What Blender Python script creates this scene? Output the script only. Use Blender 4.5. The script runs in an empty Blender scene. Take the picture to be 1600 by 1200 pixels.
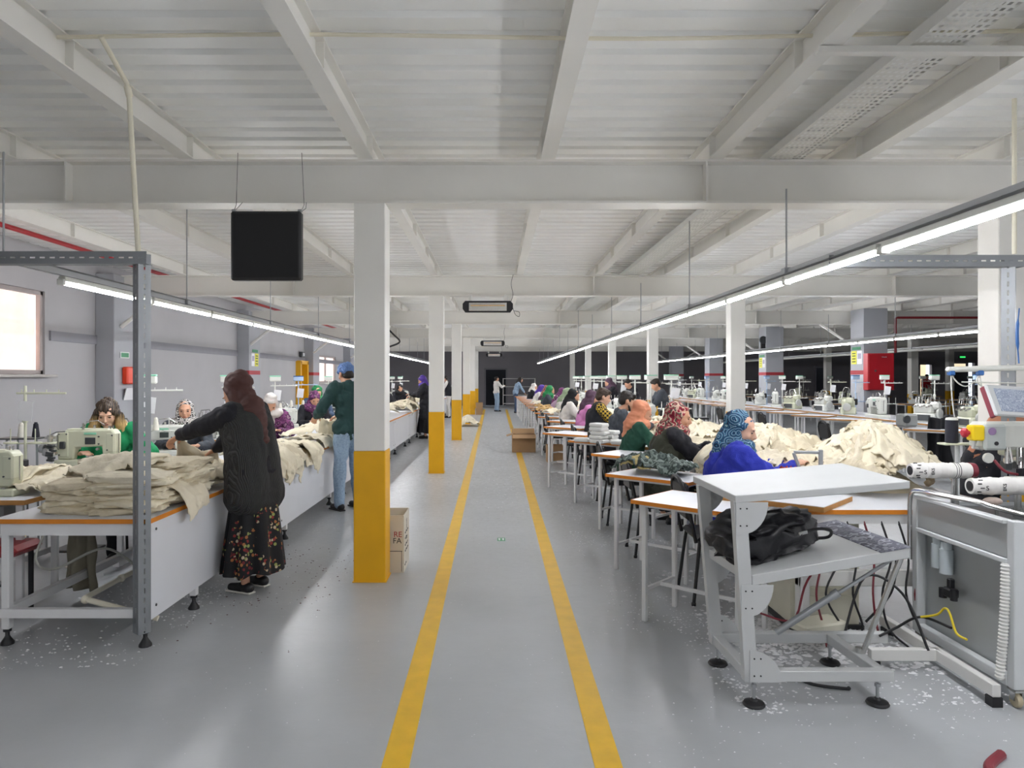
import bpy, bmesh, math, random
from mathutils import Vector, Matrix, noise, Euler
random.seed(7)
SC = bpy.context.scene
C = SC.collection
PI = math.pi

# ------------------------------------------------------------------ camera, world, exposure
EYE = 1.536
cam_d = bpy.data.cameras.new('camera'); cam = bpy.data.objects.new('camera', cam_d); C.objects.link(cam)
cam.location = (0, 0, EYE); cam.rotation_euler = (PI/2, 0, 0)
cam_d.sensor_fit = 'HORIZONTAL'; cam_d.sensor_width = 36; cam_d.lens = 36*1100/1600
cam_d.shift_x = 27/1600; cam_d.shift_y = -10/1600; cam_d.clip_start = .05; cam_d.clip_end = 300
SC.camera = cam
SC.view_settings.view_transform = 'Standard'; SC.view_settings.look = 'None'
SC.view_settings.gamma = 1; SC.view_settings.use_curve_mapping = False
SC.view_settings.exposure = 1.35
SC.cycles.diffuse_bounces = 8; SC.cycles.max_bounces = 12; SC.cycles.transparent_max_bounces = 16
wd = bpy.data.worlds.new('world'); SC.world = wd; wd.use_nodes = True
wd.node_tree.nodes['Background'].inputs[0].default_value = (.75, .85, 1, 1)
wd.node_tree.nodes['Background'].inputs[1].default_value = 1.0
TUBE = 40.0
WINDOW = .5         # daylight on the covered windows

# ------------------------------------------------------------------ helpers
def lin(c):
    if isinstance(c, str):
        c = tuple(int(c[i:i+2], 16)/255 for i in (0, 2, 4))
    return tuple(v/12.92 if v <= .04045 else ((v+.055)/1.055)**2.4 for v in c) + (1,)
MATS = {}
def mat(name, col='808080', rough=.5, metal=0, var=.06, vs=6, bump=0, bs=60, emit=0, spec=.5, coat=0):
    if name in MATS: return MATS[name]
    m = bpy.data.materials.new(name); MATS[name] = m; m.use_nodes = True
    nt = m.node_tree; N = nt.nodes; L = nt.links; b = N['Principled BSDF']
    c = lin(col); b.inputs['Roughness'].default_value = rough; b.inputs['Metallic'].default_value = metal
    b.inputs['Specular IOR Level'].default_value = spec
    if coat: b.inputs['Coat Weight'].default_value = coat
    tc = N.new('ShaderNodeTexCoord')
    if var:
        n = N.new('ShaderNodeTexNoise'); n.inputs['Scale'].default_value = vs; n.inputs['Detail'].default_value = 4
        L.new(tc.outputs['Object'], n.inputs['Vector'])
        r = N.new('ShaderNodeMix'); r.data_type = 'RGBA'
        r.inputs[6].default_value = tuple(v*(1-var*2) for v in c[:3]) + (1,)
        r.inputs[7].default_value = tuple(min(1, v*(1+var*2)) for v in c[:3]) + (1,)
        L.new(n.outputs[0], r.inputs[0]); L.new(r.outputs[2], b.inputs['Base Color'])
    else:
        b.inputs['Base Color'].default_value = c
    if bump:
        n2 = N.new('ShaderNodeTexNoise'); n2.inputs['Scale'].default_value = bs; L.new(tc.outputs['Object'], n2.inputs['Vector'])
        bp = N.new('ShaderNodeBump'); bp.inputs['Strength'].default_value = bump; bp.inputs['Distance'].default_value = .01
        L.new(n2.outputs[0], bp.inputs['Height']); L.new(bp.outputs[0], b.inputs['Normal'])
    if emit:
        b.inputs['Emission Color'].default_value = c; b.inputs['Emission Strength'].default_value = emit
    return m

def pattern(name, cols, kind='voronoi', scale=30, rough=.8, dist=2.0, bump=.0):
    """cloth printed with a pattern: colours picked by a voronoi, wave, noise or checker texture"""
    if name in MATS: return MATS[name]
    m = bpy.data.materials.new(name); MATS[name] = m; m.use_nodes = True
    nt = m.node_tree; N = nt.nodes; L = nt.links; b = N['Principled BSDF']; b.inputs['Roughness'].default_value = rough
    tc = N.new('ShaderNodeTexCoord')
    if kind == 'voronoi':
        t = N.new('ShaderNodeTexVoronoi'); t.inputs['Scale'].default_value = scale; out = t.outputs['Distance']
    elif kind == 'wave':
        t = N.new('ShaderNodeTexWave'); t.inputs['Scale'].default_value = scale; t.inputs['Distortion'].default_value = dist
        t.inputs['Detail'].default_value = 2; out = t.outputs[1]
    elif kind == 'rings':
        t = N.new('ShaderNodeTexWave'); t.wave_type = 'RINGS'; t.inputs['Scale'].default_value = scale
        t.inputs['Distortion'].default_value = dist; t.inputs['Detail'].default_value = 2; t.inputs['Detail Scale'].default_value = 1.5; out = t.outputs[1]
    elif kind in ('cells', 'flowers'):
        t = N.new('ShaderNodeTexVoronoi'); t.inputs['Scale'].default_value = scale; L.new(tc.outputs['Object'], t.inputs['Vector'])
        r = N.new('ShaderNodeValToRGB'); r.color_ramp.interpolation = 'CONSTANT'; e = r.color_ramp.elements
        while len(e) < len(cols) - (1 if kind == 'flowers' else 0): e.new(.5)
        if kind == 'cells':      # rings round each cell, like paisley drops
            w = N.new('ShaderNodeTexNoise'); w.inputs['Scale'].default_value = scale*.8; L.new(tc.outputs['Object'], w.inputs['Vector'])
            a = N.new('ShaderNodeMath'); a.operation = 'MULTIPLY_ADD'; a.inputs[1].default_value = dist; L.new(t.outputs['Distance'], a.inputs[0]); L.new(w.outputs[0], a.inputs[2])
            f = N.new('ShaderNodeMath'); f.operation = 'FRACT'; L.new(a.outputs[0], f.inputs[0]); L.new(f.outputs[0], r.inputs[0])
            for i, c in enumerate(cols): e[i].position = i/len(cols); e[i].color = lin(c)
            L.new(r.outputs[0], b.inputs['Base Color'])
        else:                    # small blossoms in clusters on a plain ground (first colour)
            sp = N.new('ShaderNodeSeparateColor'); L.new(t.outputs['Color'], sp.inputs[0]); L.new(sp.outputs[0], r.inputs[0])
            for i, c in enumerate(cols[1:]): e[i].position = i/(len(cols)-1); e[i].color = lin(c)
            w = N.new('ShaderNodeTexNoise'); w.inputs['Scale'].default_value = scale*.22; L.new(tc.outputs['Object'], w.inputs['Vector'])
            g = N.new('ShaderNodeMath'); g.operation = 'GREATER_THAN'; g.inputs[1].default_value = .5; L.new(w.outputs[0], g.inputs[0])
            d = N.new('ShaderNodeMath'); d.operation = 'LESS_THAN'; d.inputs[1].default_value = .5; L.new(t.outputs['Distance'], d.inputs[0])
            m2 = N.new('ShaderNodeMath'); m2.operation = 'MULTIPLY'; L.new(g.outputs[0], m2.inputs[0]); L.new(d.outputs[0], m2.inputs[1])
            mx = N.new('ShaderNodeMix'); mx.data_type = 'RGBA'; L.new(m2.outputs[0], mx.inputs[0]); mx.inputs[6].default_value = lin(cols[0]); L.new(r.outputs[0], mx.inputs[7]); L.new(mx.outputs[2], b.inputs['Base Color'])
        return m
    elif kind == 'check':
        t = N.new('ShaderNodeTexChecker'); t.inputs['Scale'].default_value = scale
        t.inputs[1].default_value = lin(cols[0]); t.inputs[2].default_value = lin(cols[1])
        L.new(tc.outputs['Object'], t.inputs['Vector']); L.new(t.outputs[0], b.inputs['Base Color']); return m
    else:
        t = N.new('ShaderNodeTexNoise'); t.inputs['Scale'].default_value = scale; t.inputs['Detail'].default_value = 2; out = t.outputs[0]
    L.new(tc.outputs['Object'], t.inputs['Vector'])
    r = N.new('ShaderNodeValToRGB'); r.color_ramp.interpolation = 'CONSTANT' if kind != 'wave' else 'LINEAR'
    e = r.color_ramp.elements; n = len(cols); lo, hi = {'noise': (.3, .7), 'voronoi': (0, .75)}.get(kind, (0, 1))
    while len(e) < n: e.new(.5)
    for i, c in enumerate(cols):
        e[i].position = lo + (hi-lo)*i/n; e[i].color = lin(c)
    L.new(out, r.inputs[0]); L.new(r.outputs[0], b.inputs['Base Color'])
    if bump:
        bp = N.new('ShaderNodeBump'); bp.inputs['Strength'].default_value = bump; bp.inputs['Distance'].default_value = .01
        L.new(out, bp.inputs['Height']); L.new(bp.outputs[0], b.inputs['Normal'])
    return m

def slotted(name, axis, w=.04, period=.06, col='9a9da0'):
    """galvanised angle with punched slots: real holes, cut by transparency"""
    if name in MATS: return MATS[name]
    m = bpy.data.materials.new(name); MATS[name] = m; m.use_nodes = True
    nt = m.node_tree; N = nt.nodes; L = nt.links; b = N['Principled BSDF']
    b.inputs['Base Color'].default_value = lin(col); b.inputs['Metallic'].default_value = .6; b.inputs['Roughness'].default_value = .45
    tc = N.new('ShaderNodeTexCoord'); sp = N.new('ShaderNodeSeparateXYZ'); L.new(tc.outputs['Object'], sp.inputs[0])
    def mth(op, a, c=None):
        n = N.new('ShaderNodeMath'); n.operation = op
        for i, v in ((0, a), (1, c)):
            if v is None: continue
            if isinstance(v, (int, float)): n.inputs[i].default_value = v
            else: L.new(v, n.inputs[i])
        return n.outputs[0]
    ax = {'X': 0, 'Y': 1, 'Z': 2}[axis]; others = [i for i in range(3) if i != ax]
    along = mth('LESS_THAN', mth('FRACT', mth('DIVIDE', mth('ADD', sp.outputs[ax], 50.0), period)), .55)
    side = [mth('LESS_THAN', mth('ABSOLUTE', mth('SUBTRACT', mth('ABSOLUTE', sp.outputs[i]), w/2)), .0045) for i in others]
    hole = mth('MULTIPLY', along, mth('MAXIMUM', side[0], side[1]))
    L.new(mth('SUBTRACT', 1.0, hole), b.inputs['Alpha'])
    return m

def tag(o, label=None, cat=None, group=None, kind=None):
    if label: o['label'] = label
    if cat: o['category'] = cat
    if group: o['group'] = group
    if kind: o['kind'] = kind
    return o

class MB:
    def __init__(s): s.v = []; s.f = []
    def add(s, vs, fs, M=None):
        k = len(s.v)
        s.v += [tuple(M @ Vector(v)) if M else tuple(v) for v in vs]
        s.f += [tuple(i+k for i in f) for f in fs]; return s
    def box(s, cx, cy, cz, sx, sy, sz, rot=None, bev=0, M=None):
        X, Y, Z = sx/2, sy/2, sz/2
        T = Matrix.Translation((cx, cy, cz))
        if rot: T = T @ Euler(rot).to_matrix().to_4x4()
        if M: T = M @ T
        if not bev:
            vs = [(x, y, z) for x in (-X, X) for y in (-Y, Y) for z in (-Z, Z)]
            fs = [(0, 1, 3, 2), (4, 6, 7, 5), (0, 4, 5, 1), (2, 3, 7, 6), (0, 2, 6, 4), (1, 5, 7, 3)]
            return s.add(vs, fs, T)
        b = min(bev, X*.95, Y*.95, Z*.95); vs = []; ix = {}
        for a in (-1, 1):
            for c in (-1, 1):
                for d in (-1, 1):
                    for k in range(3):
                        p = [a*(X-b), c*(Y-b), d*(Z-b)]; p[k] = (a*X, c*Y, d*Z)[k]
                        ix[(a, c, d, k)] = len(vs); vs.append(tuple(p))
        fs = []
        sg = (-1, 1)
        for k in range(3):
            for d in sg:
                q = []
                for (u, w) in ((-1, -1), (1, -1), (1, 1), (-1, 1)):
                    t = [u, w]; t.insert(k, d); q.append(ix[(t[0], t[1], t[2], k)])
                flip = (d == 1) == (k == 1)
                fs.append(tuple(reversed(q)) if flip else tuple(q))
        for k in range(3):
            o = [i for i in range(3) if i != k]
            for u in sg:
                for w in sg:
                    q = []
                    for (e, face) in ((-1, o[0]), (1, o[0]), (1, o[1]), (-1, o[1])):
                        t = [0, 0, 0]; t[k] = e; t[o[0]] = u; t[o[1]] = w; q.append(ix[(t[0], t[1], t[2], face)])
                    fs.append(tuple(q))
        for a in sg:
            for c in sg:
                for d in sg: fs.append(tuple(ix[(a, c, d, k)] for k in range(3)))
        return s.add(vs, fs, T)
    def cyl(s, p0, p1, r0, r1=None, seg=12, cap=True):
        r1 = r0 if r1 is None else r1
        p0 = Vector(p0); p1 = Vector(p1); d = (p1-p0)
        if d.length < 1e-7: return s
        d.normalize(); u = d.orthogonal().normalized(); w = d.cross(u)
        vs = []; fs = []
        for p, r in ((p0, r0), (p1, r1)):
            for i in range(seg):
                a = 2*PI*i/seg; vs.append(p + (u*math.cos(a)+w*math.sin(a))*r)
        for i in range(seg): j = (i+1) % seg; fs.append((i, j, seg+j, seg+i))
        if cap: fs.append(tuple(reversed(range(seg)))); fs.append(tuple(range(seg, 2*seg)))
        return s.add(vs, fs)
    def tube(s, pts, r, seg=8, cap=True):
        pts = [Vector(p) for p in pts]; n = len(pts); vs = []; fs = []
        u = None
        for i, p in enumerate(pts):
            t = (pts[min(i+1, n-1)]-pts[max(i-1, 0)]).normalized()
            u = t.orthogonal().normalized() if u is None else (u - t*u.dot(t)).normalized()
            w = t.cross(u); rr = r[i] if isinstance(r, (list, tuple)) else r
            for k in range(seg):
                a = 2*PI*k/seg; vs.append(p+(u*math.cos(a)+w*math.sin(a))*rr)
        for i in range(n-1):
            for k in range(seg):
                j = (k+1) % seg; fs.append((i*seg+k, i*seg+j, (i+1)*seg+j, (i+1)*seg+k))
        if cap: fs.append(tuple(reversed(range(seg)))); fs.append(tuple(range((n-1)*seg, n*seg)))
        return s.add(vs, fs)
    def lathe(s, prof, c=(0, 0, 0), seg=20, axis='Z', M=None):
        vs = []; fs = []; n = len(prof)
        for r, z in prof:
            for k in range(seg):
                a = 2*PI*k/seg; x, y = r*math.cos(a), r*math.sin(a)
                vs.append({'Z': (c[0]+x, c[1]+y, c[2]+z), 'X': (c[0]+z, c[1]+x, c[2]+y), 'Y': (c[0]+y, c[1]+z, c[2]+x)}[axis])
        for i in range(n-1):
            for k in range(seg):
                j = (k+1) % seg; fs.append((i*seg+k, i*seg+j, (i+1)*seg+j, (i+1)*seg+k))
        fs.append(tuple(reversed(range(seg)))); fs.append(tuple(range((n-1)*seg, n*seg)))
        return s.add(vs, fs, M)
    def ell(s, c, r, seg=14, M=None):
        r = (r, r, r) if isinstance(r, (int, float)) else r
        vs = []; fs = []; rn = seg//2+1
        vs.append((c[0], c[1], c[2]+r[2]))
        for i in range(1, rn):
            th = PI*i/rn
            for k in range(seg):
                a = 2*PI*k/seg
                vs.append((c[0]+r[0]*math.sin(th)*math.cos(a), c[1]+r[1]*math.sin(th)*math.sin(a), c[2]+r[2]*math.cos(th)))
        vs.append((c[0], c[1], c[2]-r[2])); last = len(vs)-1
        for k in range(seg):
            j = (k+1) % seg; fs.append((0, 1+k, 1+j)); b = 1+(rn-2)*seg; fs.append((last, b+j, b+k))
        for i in range(rn-2):
            for k in range(seg):
                j = (k+1) % seg; a = 1+i*seg; fs.append((a+k, a+seg+k, a+seg+j, a+j))
        return s.add(vs, fs, M)
    def prism(s, poly, h0, h1, plane='XY', M=None):
        """poly in a plane, extruded from h0 to h1 along the third axis"""
        n = len(poly); vs = []
        for h in (h0, h1):
            for a, b in poly: vs.append({'XY': (a, b, h), 'XZ': (a, h, b), 'YZ': (h, a, b)}[plane])
        fs = [tuple(reversed(range(n))), tuple(range(n, 2*n))] + [(i, (i+1) % n, n+(i+1) % n, n+i) for i in range(n)]
        return s.add(vs, fs, M)
    def mesh(s, name, m=None, smooth=True, ang=.6):
        me = bpy.data.meshes.new(name); me.from_pydata(s.v, [], s.f); 
        bm = bmesh.new(); bm.from_mesh(me); bmesh.ops.recalc_face_normals(bm, faces=bm.faces); bm.to_mesh(me); bm.free()
        if smooth: me.shade_smooth(); me.set_sharp_from_angle(angle=ang)
        if m: me.materials.append(m)
        return me
    def build(s, name, m, parent=None, loc=None, rz=0, smooth=True, ang=.6):
        o = bpy.data.objects.new(name, s.mesh(name, m, smooth, ang)); C.objects.link(o)
        if parent: o.parent = parent
        if loc: o.location = loc
        if rz: o.rotation_euler = (0, 0, rz)
        return o

def empty(name, loc=(0, 0, 0), rz=0, label=None, cat=None, group=None):
    o = bpy.data.objects.new(name, None); C.objects.link(o); o.location = loc; o.rotation_euler = (0, 0, rz)
    o.empty_display_size = .1
    return tag(o, label, cat, group)
def dup(root, loc=None, rz=None, label=None, group=None, skip=()):
    kids = {}
    def rec(o, par):
        c = o.copy(); C.objects.link(c)
        if par: c.parent = par
        for ch in [k for k in CHILDREN.get(o.name, [])]:
            if ch.name.split('.')[0] in skip: continue
            CHILDREN.setdefault(c.name, []).append(rec(ch, c))
        return c
    if root.name not in CHILDREN: index(root)
    r = rec(root, None)
    if loc is not None: r.location = loc
    if rz is not None: r.rotation_euler = (0, 0, rz)
    if label: r['label'] = label
    if group: r['group'] = group
    return r
CHILDREN = {}
def index(o):
    CHILDREN[o.name] = list(o.children)
    for k in CHILDREN[o.name]: index(k)
def struct(mb, name, m, smooth=False, **k):
    o = mb.build(name, m, smooth=smooth, **k); o['kind'] = 'structure'; return o
ORD = ['first', 'second', 'third', 'fourth', 'fifth', 'sixth', 'seventh', 'eighth', 'ninth', 'tenth', 'eleventh', 'twelfth', 'thirteenth',
       'fourteenth', 'fifteenth', 'sixteenth', 'seventeenth', 'eighteenth', 'nineteenth', 'twentieth', 'twenty-first', 'twenty-second', 'twenty-third',
       'twenty-fourth', 'twenty-fifth', 'twenty-sixth', 'twenty-seventh', 'twenty-eighth', 'twenty-ninth', 'thirtieth', 'thirty-first', 'thirty-second']
def text(name, body, size, M, m, parent, ext=.001):
    cu = bpy.data.curves.new(name, 'FONT'); cu.body = body; cu.size = size; cu.extrude = ext; cu.align_x = 'CENTER'; cu.align_y = 'CENTER'
    cu.materials.append(m); tmp = bpy.data.objects.new('tmp_text', cu); C.objects.link(tmp)
    me = bpy.data.meshes.new_from_object(tmp.evaluated_get(bpy.context.evaluated_depsgraph_get())); bpy.data.objects.remove(tmp)
    me.name = name; o = bpy.data.objects.new(name, me); C.objects.link(o); o.parent = parent; o.matrix_local = M; return o
FRONT = Matrix.Rotation(PI/2, 4, 'X')                       # lettering that faces the camera end of the hall (-Y)
FACE_RIGHT = Matrix.Rotation(PI/2, 4, 'Z') @ FRONT          # lettering that faces +X
FACE_LEFT = Matrix.Rotation(-PI/2, 4, 'Z') @ FRONT          # lettering that faces -X
def sag(p0, p1, d, n=10):
    p0 = Vector(p0); p1 = Vector(p1)
    return [p0.lerp(p1, i/n) - Vector((0, 0, 4*d*(i/n)*(1-i/n))) for i in range(n+1)]
def spline(pts, n=6):
    P = [Vector(p) for p in pts]; out = []
    for i in range(len(P)-1):
        a = P[max(i-1, 0)]; b = P[i]; c = P[i+1]; d = P[min(i+2, len(P)-1)]
        for k in range(n):
            t = k/n; out.append(.5*((2*b)+(c-a)*t+(2*a-5*b+4*c-d)*t*t+(3*b-a-3*c+d)*t**3))
    return out+[P[-1]]

# ------------------------------------------------------------------ materials used all over
WHITE_STEEL = mat('white_steel', 'd9d8d4', .42, var=.03, vs=2)
CEIL = mat('white_deck', 'eeeeeb', .38, var=.03, vs=1.2, bump=.12, bs=5)
BEAM = mat('beam_paint', 'e2e0da', .5, var=.05, vs=1.5, bump=.05, bs=25)
YELLOW = mat('yellow_paint', 'e3a900', .45, var=.06, vs=5)
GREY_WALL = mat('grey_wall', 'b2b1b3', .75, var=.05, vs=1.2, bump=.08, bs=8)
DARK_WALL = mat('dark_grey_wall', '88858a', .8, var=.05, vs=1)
CONC = mat('grey_column_paint', 'a9abb0', .65, var=.04, vs=2)
RED = mat('red_paint', 'b3202a', .4, var=.05)
BAND_RED = mat('band_red', 'a8343c', .6)
TABLE_WHITE = mat('white_laminate', 'd3d5da', .38, var=.03, vs=3)
ORANGE = mat('orange_edge', 'd4801c', .5, var=.08, vs=12)
LEG_WHITE = mat('white_leg_paint', 'dcdcdc', .4, var=.03)
BLACK = mat('black_plastic', '17171a', .5, var=.05)
BLACKM = mat('black_metal', '1c1c1f', .35, var=.05, metal=.2)
CHROME = mat('chrome', 'c8c8c6', .22, metal=1, var=.03)
GALV = mat('galvanised', 'a6a9ab', .4, metal=.7, var=.06, vs=12)
CREAM = mat('cream_cotton', 'd9d0ba', .9, var=.05, vs=7, bump=.8, bs=20)
CREAM2 = mat('ecru_cotton', 'cec3aa', .9, var=.06, vs=7, bump=.8, bs=26)
WOOD = mat('plywood_edge', 'b98548', .6, var=.12, vs=20)
CARD = mat('cardboard', 'a3835f', .8, var=.05, vs=8)
PAPER = mat('white_paper', 'e8e8ea', .7, var=.02)
GREENISH = mat('pale_green_enamel', 'cfd1b9', .35, var=.04)
MACH_WHITE = mat('machine_white', 'd6d7d0', .32, var=.03)
MINT = mat('mint_plastic', '8fd3b4', .4)
STEELD = mat('dark_steel', '55585a', .4, metal=.6)
BLUE = mat('blue_plastic', '2c5f9e', .4)
PVC = mat('cream_pvc_pipe', 'e0dac6', .4, var=.04)
LIT = mat('lit_tube', 'f9faff', .5, var=0, emit=TUBE)
# ================================================================== THE HALL
X0, X1, Y0, Y1 = -6.3, 30.0, -9.0, 38.6
BEAM_Y = [5.4+6*k for k in range(-2, 6)]
H_BOT, H_TOP, H_DECK = 2.85, 3.18, 3.36

def floor_material():
    m = bpy.data.materials.new('grey_epoxy_floor'); m.use_nodes = True
    nt = m.node_tree; N = nt.nodes; L = nt.links; b = N['Principled BSDF']
    tc = N.new('ShaderNodeTexCoord'); sp = N.new('ShaderNodeSeparateXYZ'); L.new(tc.outputs['Object'], sp.inputs[0])
    n1 = N.new('ShaderNodeTexNoise'); n1.inputs['Scale'].default_value = .9; n1.inputs['Detail'].default_value = 6
    n2 = N.new('ShaderNodeTexNoise'); n2.inputs['Scale'].default_value = 9; n2.inputs['Detail'].default_value = 8; n2.inputs['Roughness'].default_value = .75
    for n in (n1, n2): L.new(tc.outputs['Object'], n.inputs['Vector'])
    r1 = N.new('ShaderNodeValToRGB'); r1.color_ramp.elements[0].position = .3; r1.color_ramp.elements[0].color = lin('9ea1a3')
    r1.color_ramp.elements[1].position = .7; r1.color_ramp.elements[1].color = lin('adb0b3'); L.new(n1.outputs[0], r1.inputs[0])
    # dusty, trodden lint: starts past the first bays and under the work rows
    mr = N.new('ShaderNodeMapRange'); mr.inputs[1].default_value = 6; mr.inputs[2].default_value = 16; L.new(sp.outputs[1], mr.inputs[0])
    r2 = N.new('ShaderNodeValToRGB'); r2.color_ramp.elements[0].position = .46; r2.color_ramp.elements[1].position = .6
    L.new(n2.outputs[0], r2.inputs[0])
    mu = N.new('ShaderNodeMath'); mu.operation = 'MULTIPLY'; L.new(mr.outputs[0], mu.inputs[0]); L.new(r2.outputs[0], mu.inputs[1])
    mu2 = N.new('ShaderNodeMath'); mu2.operation = 'MULTIPLY'; mu2.inputs[1].default_value = .8; L.new(mu.outputs[0], mu2.inputs[0])
    mx = N.new('ShaderNodeMix'); mx.data_type = 'RGBA'; L.new(mu2.outputs[0], mx.inputs[0]); L.new(r1.outputs[0], mx.inputs[6])
    mx.inputs[7].default_value = lin('d2d4d6')
    # trodden dark dirt in small spots, from the second bay on and under the work rows
    n4 = N.new('ShaderNodeTexNoise'); n4.inputs['Scale'].default_value = 17; n4.inputs['Detail'].default_value = 7; n4.inputs['Roughness'].default_value = .8; L.new(tc.outputs['Object'], n4.inputs['Vector'])
    r4 = N.new('ShaderNodeValToRGB'); r4.color_ramp.elements[0].position = .5; r4.color_ramp.elements[1].position = .62; L.new(n4.outputs[0], r4.inputs[0])
    m4 = N.new('ShaderNodeMapRange'); m4.inputs[1].default_value = 4.5; m4.inputs[2].default_value = 11; m4.inputs[4].default_value = .6; L.new(sp.outputs[1], m4.inputs[0])
    u4 = N.new('ShaderNodeMath'); u4.operation = 'MULTIPLY'; L.new(m4.outputs[0], u4.inputs[0]); L.new(r4.outputs[0], u4.inputs[1])
    x4 = N.new('ShaderNodeMix'); x4.data_type = 'RGBA'; L.new(u4.outputs[0], x4.inputs[0]); L.new(mx.outputs[2], x4.inputs[6]); x4.inputs[7].default_value = lin('6f6e6b'); L.new(x4.outputs[2], b.inputs['Base Color'])
    rr = N.new('ShaderNodeMapRange'); rr.inputs[3].default_value = .22; rr.inputs[4].default_value = .42; L.new(n2.outputs[0], rr.inputs[0])
    L.new(rr.outputs[0], b.inputs['Roughness'])
    bp = N.new('ShaderNodeBump'); bp.inputs['Strength'].default_value = .12; bp.inputs['Distance'].default_value = .01
    n3 = N.new('ShaderNodeTexNoise'); n3.inputs['Scale'].default_value = 14; n3.inputs['Detail'].default_value = 3; L.new(tc.outputs['Object'], n3.inputs['Vector'])
    L.new(n3.outputs[0], bp.inputs['Height']); L.new(bp.outputs[0], b.inputs['Normal'])
    return m
struct(MB().box((X0+X1)/2, (Y0+Y1)/2, -.05, X1-X0+1, Y1-Y0+1, .1), 'floor', floor_material())
# painted walkway lines
def worn_yellow():
    m = mat('yellow_floor_line', 'dcae18', .3, var=.1, vs=9, bump=.05, bs=20); return m
def line_strip(x0, y0, x1, y1, w=.11):
    return MB().add([(x0-w/2, y0, .0), (x0+w/2, y0, .0), (x1+w/2, y1, .0), (x1-w/2, y1, .0), (x0-w/2, y0, .002), (x0+w/2, y0, .002), (x1+w/2, y1, .002), (x1-w/2, y1, .002)],
                    [(0, 1, 5, 4), (1, 2, 6, 5), (2, 3, 7, 6), (3, 0, 4, 7), (4, 5, 6, 7)])
for i, a in enumerate(((-.388, 1.5, -.5, 34), (.445, 1.5, .56, 34), (-6.0, 2.2, -3.9, 2.2))):
    struct(line_strip(*a), f'trim_{i+1}', worn_yellow())
struct(line_strip(-4.6, 5.5, -4.5, 30, .1), 'trim_4', worn_yellow())

# corrugated ceiling deck, ribs across the hall
mb = MB(); P = .206; y = Y0; prof = []
while y < Y1+.3:
    prof += [(y, 0), (y+.125, 0), (y+.145, .026), (y+.186, .026)]; y += P
vs = []; fs = []
NX = 60
for i in range(NX+1):
    x = X0 - .2 + (X1-X0+.4)*i/NX
    for (py, pz) in prof:
        w = .012*noise.noise(Vector((x*.9, py*.6, 0)))
        vs.append((x, py+w, H_DECK+pz+.5*w))
n = len(prof)
for i in range(NX):
    for j in range(n-1): fs.append((i*n+j, i*n+j+1, (i+1)*n+j+1, (i+1)*n+j))
mb.add(vs, fs); ceil = struct(mb, 'ceiling', CEIL, ang=.3)
so = ceil.modifiers.new('s', 'SOLIDIFY'); so.thickness = .03; so.offset = 1

def ibeam(mb, a, b, zb, zt, fw, ft=.012, wt=.01):
    """I-section from a to b (x, y), flange width fw"""
    a = Vector((*a, 0)); b = Vector((*b, 0)); c = (a+b)/2; L = (b-a).length
    M = Matrix.Translation(c) @ Matrix.Rotation(math.atan2(b.y-a.y, b.x-a.x), 4, 'Z')
    mb.box(0, 0, zb+ft/2, L, fw, ft, M=M); mb.box(0, 0, zt-ft/2, L, fw, ft, M=M); mb.box(0, 0, (zb+zt)/2, L, wt, zt-zb-2*ft, M=M)
    return M
for k, by in enumerate(BEAM_Y):
    mb = MB(); ibeam(mb, (X0+.3, by), (X1, by), H_BOT, H_TOP, .2, .016)
    x = -3.24-4.84
    while x < 28:
        x += 4.84
        if x > X0+.4: mb.box(x, by, (H_BOT+H_TOP)/2, .012, .19, H_TOP-H_BOT-.03)
    struct(mb, 'ceiling_beam', BEAM)
JX = [-5.0, -3.65, -2.32, -.97, .40, 1.665, 2.77, 3.88] + [3.88+1.23*i for i in range(1, 21)]
for x in JX:
    mb = MB(); ibeam(mb, (x, Y0), (x, Y1), H_TOP, H_DECK, .11, .01)
    y = Y0+.8
    while y < Y1: mb.box(x, y, (H_TOP+H_DECK)/2, .1, .012, H_DECK-H_TOP-.02); y += 1.5
    struct(mb, 'ceiling_beam', BEAM)
mb = MB(); mb.box(2.75, 3.5, H_TOP-.02, 2.3, .05, .03); struct(mb, 'ceiling_beam', BEAM)

# steel columns with yellow feet
COLS = [(-.94, y) for y in BEAM_Y if y > 0] + [(-.94, BEAM_Y[0]), (-.94, BEAM_Y[1]-.0)] + [(3.9, y) for y in BEAM_Y] + [(13.9, y) for y in BEAM_Y[2:]] + [(19, y) for y in BEAM_Y[2:]]
for (x, y) in COLS:
    if y < 1 and x < 0: continue
    w = .235
    mb = MB(); mb.box(x, y, .984+(H_BOT-.984)/2, w, w, H_BOT-.984, bev=.006)
    c = struct(mb, 'column', BEAM, smooth=True)
    mb = MB(); mb.box(x, y, .492, w+.004, w+.004, .984, bev=.006); mb.box(x, y, .003, w+.02, w+.02, .006)
    f = mb.build('column_base', YELLOW, c)
# concrete pilasters and columns with the red band
def conc_col(x, y, sx, sy, name='column', band=1.66):
    c = struct(MB().box(x, y, H_TOP/2, sx, sy, H_TOP, bev=.01), name, CONC, smooth=True)
    if band: MB().box(x, y, band, sx+.006, sy+.006, .1).build('red_band', BAND_RED, c, smooth=False)
    return c
for k, y in enumerate([5.5, 11.5, 17.6, 23.7, 29.7, 35.7]): conc_col(-6.15+.0, y, .3, .8, 'column', 1.66 if k > 1 else 0)
for y in BEAM_Y[2:]: conc_col(9.02, y-.42, .57, .62)
# knee braces between the beams and the columns
for y in BEAM_Y[2:]:
    for (xa, xb) in ((-6.0, -5.35), (8.74, 8.0), (9.3, 10.1)):
        mb = MB(); mb.tube([(xa, y-.1, 2.35), (xb, y-.1, H_BOT)], .035, 6); struct(mb, 'ceiling_beam', BEAM)

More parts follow.
